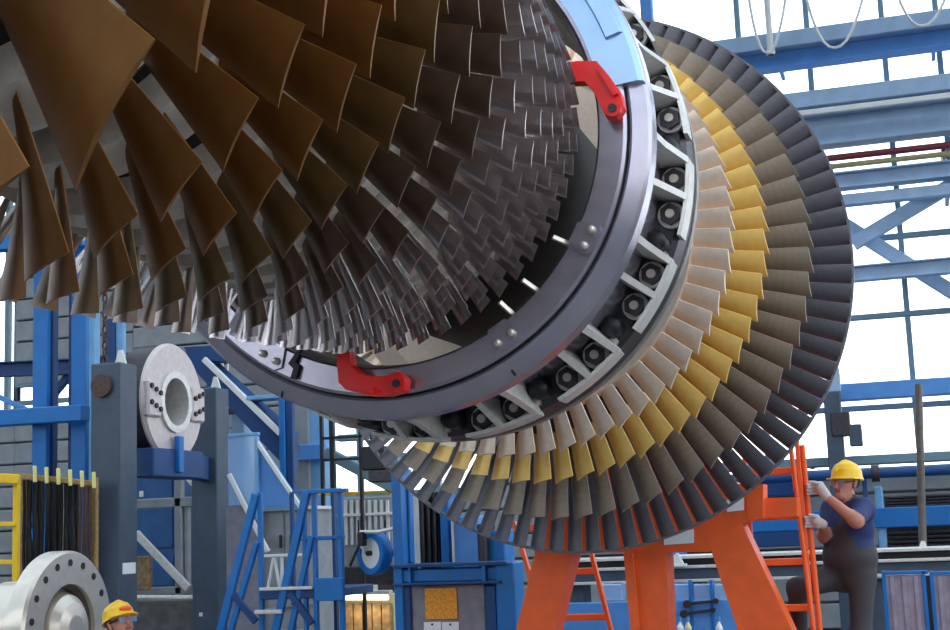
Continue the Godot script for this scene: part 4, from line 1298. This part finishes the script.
	root = zthing("bottle_shelf", "grey shelf carrying bottles before the blue board", "shelf", 700, z + 0.3)
	var sy := pz(700, 640, z + 0.3).y
	st = S(); box(st, Vector3(pz(705, 640, z + 0.3).x, sy - 0.025, z + 0.3), Vector3(1.2, 0.05, 0.35)); put(st, "shelf_top", M.grey_paint, root)
	for s in [-0.55, 0.55]:
		st = S(); box(st, Vector3(pz(705, 640, z + 0.3).x + s, (sy - 0.05) / 2, z + 0.3), Vector3(0.06, sy - 0.05, 0.3)); put(st, "shelf_leg", M.grey_paint, root)
	# curtain panels in blue frames
	z = -4.0
	k = 0
	for q in [[884, 928], [932, 978]]:
		root = zthing("screen_panel", ["mauve grey screen panel in blue frame beside the worker's back", "mauve grey screen panel in blue frame, next one along from the worker"][k], "screen", (q[0] + q[1]) / 2.0, z, "framed screen panels")
		zpart(root, "panel_sheet", M.curtain, q[0] + 3, 575, q[1] - 3, 640, z - 0.02, 0.02, true)
		zpart(root, "frame_post", M.blue, q[0], 571, q[0] + 4, 640, z, 0.06, true)
		zpart(root, "frame_post", M.blue, q[1] - 4, 571, q[1], 640, z, 0.06, true)
		zpart(root, "frame_rail", M.blue, q[0], 571, q[1], 574.5, z, 0.06)
		for i in 3: zpart(root, "fold", M.curtain, q[0] + 8 + i * 12, 576, q[0] + 12 + i * 12, 640, z - 0.005, 0.02, true)
		k += 1

# ---------------------------------------------------------------- people
# caps: [a, b, ra, rb, colour]; joined with a smooth minimum and meshed as surface nets
func nets(st: SurfaceTool, caps: Array, cell: float, k: float) -> void:
	var lo := Vector3(1e9, 1e9, 1e9)
	var hi := -lo
	for c in caps:
		var r: float = maxf(c[2], c[3]) + 3 * cell
		for e in [c[0], c[1]]:
			lo = lo.min(e - Vector3(r, r, r)); hi = hi.max(e + Vector3(r, r, r))
	var n := Vector3i(((hi - lo) / cell).ceil()) + Vector3i(2, 2, 2)
	var total := n.x * n.y * n.z
	var f := PackedFloat32Array(); f.resize(total); f.fill(9.0)
	var raw := PackedFloat32Array(); raw.resize(total); raw.fill(9.0)
	var who := PackedInt32Array(); who.resize(total)
	var sx := 1
	var sy := n.x
	var sz := n.x * n.y
	for ci in caps.size():
		var c: Array = caps[ci]
		var a: Vector3 = c[0]
		var b: Vector3 = c[1]
		var ra: float = c[2]
		var rb: float = c[3]
		var ba := b - a
		var bb := maxf(ba.dot(ba), 1e-9)
		var m: float = maxf(ra, rb) + k + 2 * cell
		var i0 := Vector3i(((a.min(b) - Vector3(m, m, m) - lo) / cell).floor()).clamp(Vector3i.ZERO, n - Vector3i.ONE)
		var i1 := Vector3i(((a.max(b) + Vector3(m, m, m) - lo) / cell).ceil()).clamp(Vector3i.ZERO, n - Vector3i.ONE)
		for z in range(i0.z, i1.z + 1):
			for y in range(i0.y, i1.y + 1):
				var at := z * sz + y * sy + i0.x
				for x in range(i0.x, i1.x + 1):
					var p := lo + Vector3(x, y, z) * cell - a
					var h := clampf(p.dot(ba) / bb, 0.0, 1.0)
					var d := (p - ba * h).length() - lerpf(ra, rb, h)
					var o := f[at]
					var q := maxf(k - absf(o - d), 0.0) / k
					f[at] = minf(o, d) - q * q * k * 0.25
					if d < raw[at]:
						raw[at] = d; who[at] = ci
					at += 1
	var vert := {}
	var pos := PackedVector3Array()
	var col := []
	for z in n.z - 1:
		for y in n.y - 1:
			for x in n.x - 1:
				var at := z * sz + y * sy + x
				if f[at] > 2.0 * cell or f[at] < -2.0 * cell: continue
				var s := Vector3.ZERO
				var m := 0
				var best := 9.0
				var bw := 0
				for e in 12:
					var ax := e / 4
					var u: int = e & 1
					var w: int = (e >> 1) & 1
					var o := Vector3i.ZERO
					o[(ax + 1) % 3] = u; o[(ax + 2) % 3] = w
					var i: int = at + o.x + o.y * sy + o.z * sz
					var j: int = i + [sx, sy, sz][ax]
					if (f[i] < 0.0) != (f[j] < 0.0):
						var v := Vector3(o)
						v[ax] = f[i] / (f[i] - f[j])
						s += v; m += 1
						if raw[i] < best: best = raw[i]; bw = who[i]
				if m > 0:
					vert[at] = pos.size()
					pos.append(lo + (Vector3(x, y, z) + s / m) * cell)
					col.append(caps[bw][4])
	st.set_smooth_group(1)
	for at in vert:
		for ax in 3:
			var i: int = at
			var j: int = at + [sx, sy, sz][ax]
			if (f[i] < 0.0) == (f[j] < 0.0): continue
			var du: int = [sy, sz, sx][ax]
			var dv: int = [sz, sx, sy][ax]
			if not (vert.has(at - du) and vert.has(at - dv) and vert.has(at - du - dv)): continue
			var q := [vert[at], vert[at - du], vert[at - du - dv], vert[at - dv]]
			if f[i] < 0.0: q = [q[0], q[3], q[2], q[1]]
			for t in [0, 1, 2, 0, 2, 3]:
				st.set_color(col[q[t]])
				st.add_vertex(pos[q[t]])
	st.set_smooth_group(-1)

func grip(caps: Array, wrist: Vector3, rail: Vector3, axis: Vector3, c: Color) -> void:
	var u := wrist - rail
	u = (u - axis * u.dot(axis)).normalized()
	var v := axis.cross(u)
	caps.append([wrist, rail + u * 0.06, 0.034, 0.038, c])
	caps.append([rail + u * 0.062 + axis * 0.03, rail + u * 0.062 - axis * 0.03, 0.022, 0.02, c])
	for i in 4:
		var o := axis * (0.033 - 0.022 * i)
		var r: float = [0.0095, 0.01, 0.0095, 0.0085][i]
		var pr := rail + o + u * 0.05 + v * 0.008
		var l: float = [200.0, 215.0, 205.0, 185.0][i]
		for t in [55.0, 120.0, l]:
			var e := deg_to_rad(t)
			var q := rail + o + (u * cos(e) + v * sin(e)) * 0.036
			caps.append([pr, q, r, r * 0.93, c])
			pr = q
	var p := rail + axis * 0.035 + u * 0.055 - v * 0.012
	for t in [-50.0, -110.0]:
		var e := deg_to_rad(t)
		var q := rail + axis * (0.045 if t > -100.0 else 0.05) + (u * cos(e) + v * sin(e)) * 0.038
		caps.append([p, q, 0.0115, 0.0095, c])
		p = q
func lin(r: float, g: float, b: float) -> Color:
	return Color(r, g, b).srgb_to_linear()

func person(label: String, J: Dictionary, fd: Vector3, up: Vector3, at: Vector3, cell: float, orange_ear: bool) -> void:
	var root := thing("person", label, "person", at, "workers in yellow helmets")
	var vm := StandardMaterial3D.new()
	vm.vertex_color_use_as_albedo = true
	vm.roughness = 0.75
	var skin := lin(0.74, 0.5, 0.42)
	var navy := lin(0.13, 0.17, 0.37)
	var grey := lin(0.24, 0.22, 0.24)
	var glove := lin(0.78, 0.72, 0.7)
	var boot := lin(0.08, 0.07, 0.07)
	var f := fd.normalized()
	var rt := f.cross(up).normalized()
	var hu := rt.cross(f).normalized()
	var H: Vector3 = J.head
	var c := []
	var sl: Vector3 = J.sh[0]
	var sr: Vector3 = J.sh[1]
	var hl: Vector3 = J.hip[0]
	var hr: Vector3 = J.hip[1]
	var across := (sr - sl).normalized()
	var down := ((hl + hr) - (sl + sr)).normalized()
	var front: Vector3 = J.front
	var chest := (sl + sr) * 0.5 + down * 0.13
	var belly := (hl + hr) * 0.5 - down * 0.14
	c.append([sl + down * 0.02, sr + down * 0.02, 0.075, 0.075, navy])
	c.append([chest - across * 0.085, chest + across * 0.085, 0.115, 0.115, navy])
	c.append([chest - across * 0.06, belly - across * 0.07, 0.12, 0.125, navy])
	c.append([chest + across * 0.06, belly + across * 0.07, 0.12, 0.125, navy])
	c.append([chest + down * 0.05 + front * 0.035 - across * 0.05, belly + front * 0.055 - across * 0.06, 0.1, 0.115, grey])
	c.append([chest + down * 0.05 + front * 0.035 + across * 0.05, belly + front * 0.055 + across * 0.06, 0.1, 0.115, grey])
	c.append([belly - across * 0.075, hl + (hr - hl) * 0.2, 0.135, 0.12, grey])
	c.append([belly + across * 0.075, hr + (hl - hr) * 0.2, 0.135, 0.12, grey])
	for s in [[sl, 1.0], [sr, -1.0]]:        # straps
		c.append([chest + front * 0.11 - across * 0.07 * s[1] - down * 0.02, s[0] + across * 0.08 * s[1] + Vector3(0, 0.068, 0), 0.02, 0.02, grey])
	c.append([(sl + sr) * 0.5 + Vector3(0, 0.02, 0), H - hu * 0.05, 0.06, 0.055, skin])
	for i in 2:
		var s: Vector3 = J.sh[i]
		var e: Vector3 = J.el[i]
		var w: Vector3 = J.wr[i]
		var half := s.lerp(e, 0.78)
		c.append([s, half, 0.075, 0.062, navy])
		c.append([half, e, 0.047, 0.043, skin])
		c.append([e, w, 0.045, 0.031, skin])
		var h: Vector3 = J.hip[i]
		var k: Vector3 = J.kn[i]
		var a: Vector3 = J.an[i]
		c.append([h, k, 0.098, 0.072, grey])
		c.append([k, a, 0.07, 0.056, grey])
		c.append([a - Vector3(0, 0.03, 0), a + front * 0.15 - Vector3(0, 0.055, 0), 0.05, 0.036, boot])
	var st := S()
	nets(st, c, cell, 0.04)
	var hc := []
	for i in 2: grip(hc, J.wr[i], J.rail[i], J.axis[i], glove)
	nets(st, hc, 0.005, 0.008)
	# head: cranium, jaw, nose, lips, ears, eyes
	var d := []
	d.append([H + hu * 0.045 - f * 0.02, H + hu * 0.04 + f * 0.015, 0.083, 0.08, skin])
	d.append([H - hu * 0.02 + f * 0.03, H - hu * 0.075 + f * 0.055, 0.066, 0.04, skin])
	d.append([H - hu * 0.085 + f * 0.07, H - hu * 0.085 + f * 0.072, 0.022, 0.022, skin])
	d.append([H + hu * 0.02 + f * 0.088, H - hu * 0.02 + f * 0.112, 0.011, 0.015, skin])
	d.append([H - hu * 0.048 + f * 0.086 - rt * 0.016, H - hu * 0.048 + f * 0.086 + rt * 0.016, 0.009, 0.009, lin(0.6, 0.33, 0.3)])
	d.append([H + hu * 0.034 + f * 0.086 - rt * 0.03, H + hu * 0.034 + f * 0.086 + rt * 0.03, 0.012, 0.012, skin])
	for s in [-1.0, 1.0]:
		d.append([H + rt * 0.084 * s + hu * 0.025 - f * 0.01, H + rt * 0.082 * s - hu * 0.02, 0.014, 0.01, skin])
		d.append([H + rt * 0.03 * s + hu * 0.012 + f * 0.082, H + rt * 0.034 * s + hu * 0.012 + f * 0.082, 0.01, 0.01, lin(0.16, 0.11, 0.1)])
	d.append([H - hu * 0.06, H - hu * 0.12 - f * 0.01, 0.052, 0.05, skin])
	nets(st, d, 0.007, 0.014)
	put(st, "body", vm, root)
	var hb := Basis(rt, hu, -f)
	# hair below the helmet, glasses, helmet
	st = S()
	ball(st, H + hu * 0.035 - f * 0.022, Vector3(0.09, 0.085, 0.085), hb, 16, 6, -0.22, 0.3)
	put(st, "hair", M.rubber, root)
	var gl := Node3D.new()
	gl.name = "safety_glasses"
	root.add_child(gl, true)
	for s in [-1.0, 1.0]:
		st = S()
		box(st, H + rt * 0.036 * s + hu * 0.012 + f * 0.1, Vector3(0.062, 0.04, 0.006), hb * Basis(Vector3(0, 1, 0), 0.25 * s), 0.002)
		put(st, "lens", M.plexi, gl)
		st = S()
		bar(st, H + rt * 0.07 * s + hu * 0.018 + f * 0.09, H + rt * 0.088 * s + hu * 0.022 - f * 0.01, 0.012, 0.005)
		put(st, "temple", M.black, gl)
	var he := Node3D.new()
	he.name = "helmet"
	root.add_child(he, true)
	st = S()
	var hc0 := H + hu * 0.055 - f * 0.012
	var prof := [Vector2(0.0, 0.118), Vector2(0.04, 0.113), Vector2(0.078, 0.09), Vector2(0.1, 0.052), Vector2(0.107, 0.0), Vector2(0.115, -0.012), Vector2(0.115, -0.018), Vector2(0.1, -0.012), Vector2(0.09, 0.05), Vector2(0.0, 0.1)]
	var hx := Transform3D(Basis(rt, -f * 1.14, hu), hc0)
	lathe(st, prof, 28, hx)
	put(st, "shell", M.helmet, he)
	st = S()
	var Q := []
	for i in 13:
		var t := deg_to_rad(lerpf(-72, 72, i / 12.0))
		Q.append(hc0 + rt * sin(t) * 0.116 + f * cos(t) * (0.175) - hu * 0.012 * cos(t))
	Q.append(hc0 + rt * 0.1 + f * 0.05); Q.append(hc0 - rt * 0.1 + f * 0.05)
	slab(st, Q, -hu * 0.009)
	put(st, "brim", M.helmet, he)
	st = S()
	var ridge := []
	for i in 9:
		var t := lerpf(-1.0, 1.0, i / 8.0)
		ridge.append(hc0 + f * sin(t * 1.3) * 0.118 + hu * (cos(t * 1.3) * 0.117 + 0.002))
	tube(st, ridge, 0.012, 8)
	put(st, "ridge", M.helmet, he)
	if orange_ear:
		st = S()
		ball(st, hc0 + f * 0.11 + hu * 0.035, Vector3(0.05, 0.02, 0.025), hb, 10, 6)
		put(st, "helmet_lamp", M.orange_bright, he)

func people() -> void:
	var z := -1.4
	var ra := pz(812, 489, -1.06)
	var rb := pz(809, 522, -1.04)
	var axis := (pz(797, 443, -1.0) - pz(813, 630, -1.0)).normalized()
	var J := {
		"head": pz(846, 485, -1.36),
		"sh": [pz(832, 508, -1.5), pz(864, 508, -1.28)],
		"el": [pz(824, 536, -1.34), pz(856, 521, -1.04)],
		"wr": [rb + Vector3(0.09, -0.02, -0.05), ra + Vector3(0.1, -0.06, 0.0)],
		"rail": [rb, ra], "axis": [axis, axis],
		"hip": [pz(842, 576, -1.46), pz(862, 577, -1.32)],
		"kn": [pz(797, 588, -1.22), pz(861, 633, -1.28)],
		"an": [pz(800, 646, -1.3), pz(866, 692, -1.36)],
		"front": Vector3(-0.72, 0, 0.69)}
	var foot: float = J.an[1].y - 0.1
	person("worker in navy shirt and grey bib overalls climbing the tall orange ladder", J, Vector3(-0.62, 0.06, 0.78), Vector3.UP, Vector3(J.an[1].x, foot, J.an[1].z), 0.014, false)
	# step platform the worker stands on
	var p := Vector3(J.an[1].x, foot, J.an[1].z)
	var root := thing("step_platform", "grey step platform under the climbing worker's boot", "platform", Vector3(p.x, 0, p.z))
	var st := S(); box(st, p + Vector3(-0.04, -0.03, 0.05), Vector3(0.5, 0.05, 0.4)); put(st, "tread", M.grey_paint, root)
	for q in [[-0.24, -0.1], [0.16, -0.1], [-0.24, 0.2], [0.16, 0.2]]:
		st = S(); box(st, Vector3(p.x + q[0], (p.y - 0.05) / 2, p.z + q[1]), Vector3(0.04, p.y - 0.05, 0.04)); put(st, "leg", M.grey_paint, root)
	# worker looking up from the floor
	var h := pd(121, 626, 9.6)
	var b := Vector3(h.x, 0, h.z)
	var fr := Vector3(0.85, 0, 0.5).normalized()
	var rt := fr.cross(Vector3.UP)
	J = {
		"head": h,
		"sh": [h + Vector3(0, -0.22, 0) - fr * 0.05 - rt * 0.17, h + Vector3(0, -0.22, 0) - fr * 0.05 + rt * 0.17],
		"el": [h + Vector3(0, -0.5, 0) - rt * 0.24, h + Vector3(0, -0.5, 0) + rt * 0.24],
		"wr": [h + Vector3(0, -0.62, 0) + fr * 0.2 - rt * 0.14, h + Vector3(0, -0.62, 0) + fr * 0.2 + rt * 0.14],
		"rail": [h + Vector3(0, -0.64, 0) + fr * 0.3 - rt * 0.1, h + Vector3(0, -0.64, 0) + fr * 0.3 + rt * 0.1],
		"axis": [rt, -rt],
		"hip": [Vector3(h.x, 0.86, h.z) - rt * 0.1 - fr * 0.04, Vector3(h.x, 0.86, h.z) + rt * 0.1 - fr * 0.04],
		"kn": [Vector3(h.x, 0.46, h.z) - rt * 0.11, Vector3(h.x, 0.46, h.z) + rt * 0.11],
		"an": [Vector3(h.x, 0.095, h.z) - rt * 0.11 - fr * 0.05, Vector3(h.x, 0.095, h.z) + rt * 0.11 - fr * 0.05],
		"front": fr}
	person("worker in yellow helmet looking up from the floor beside the flanged shaft", J, Vector3(0.8, 0.35, 0.45), Vector3.UP, b, 0.018, true)
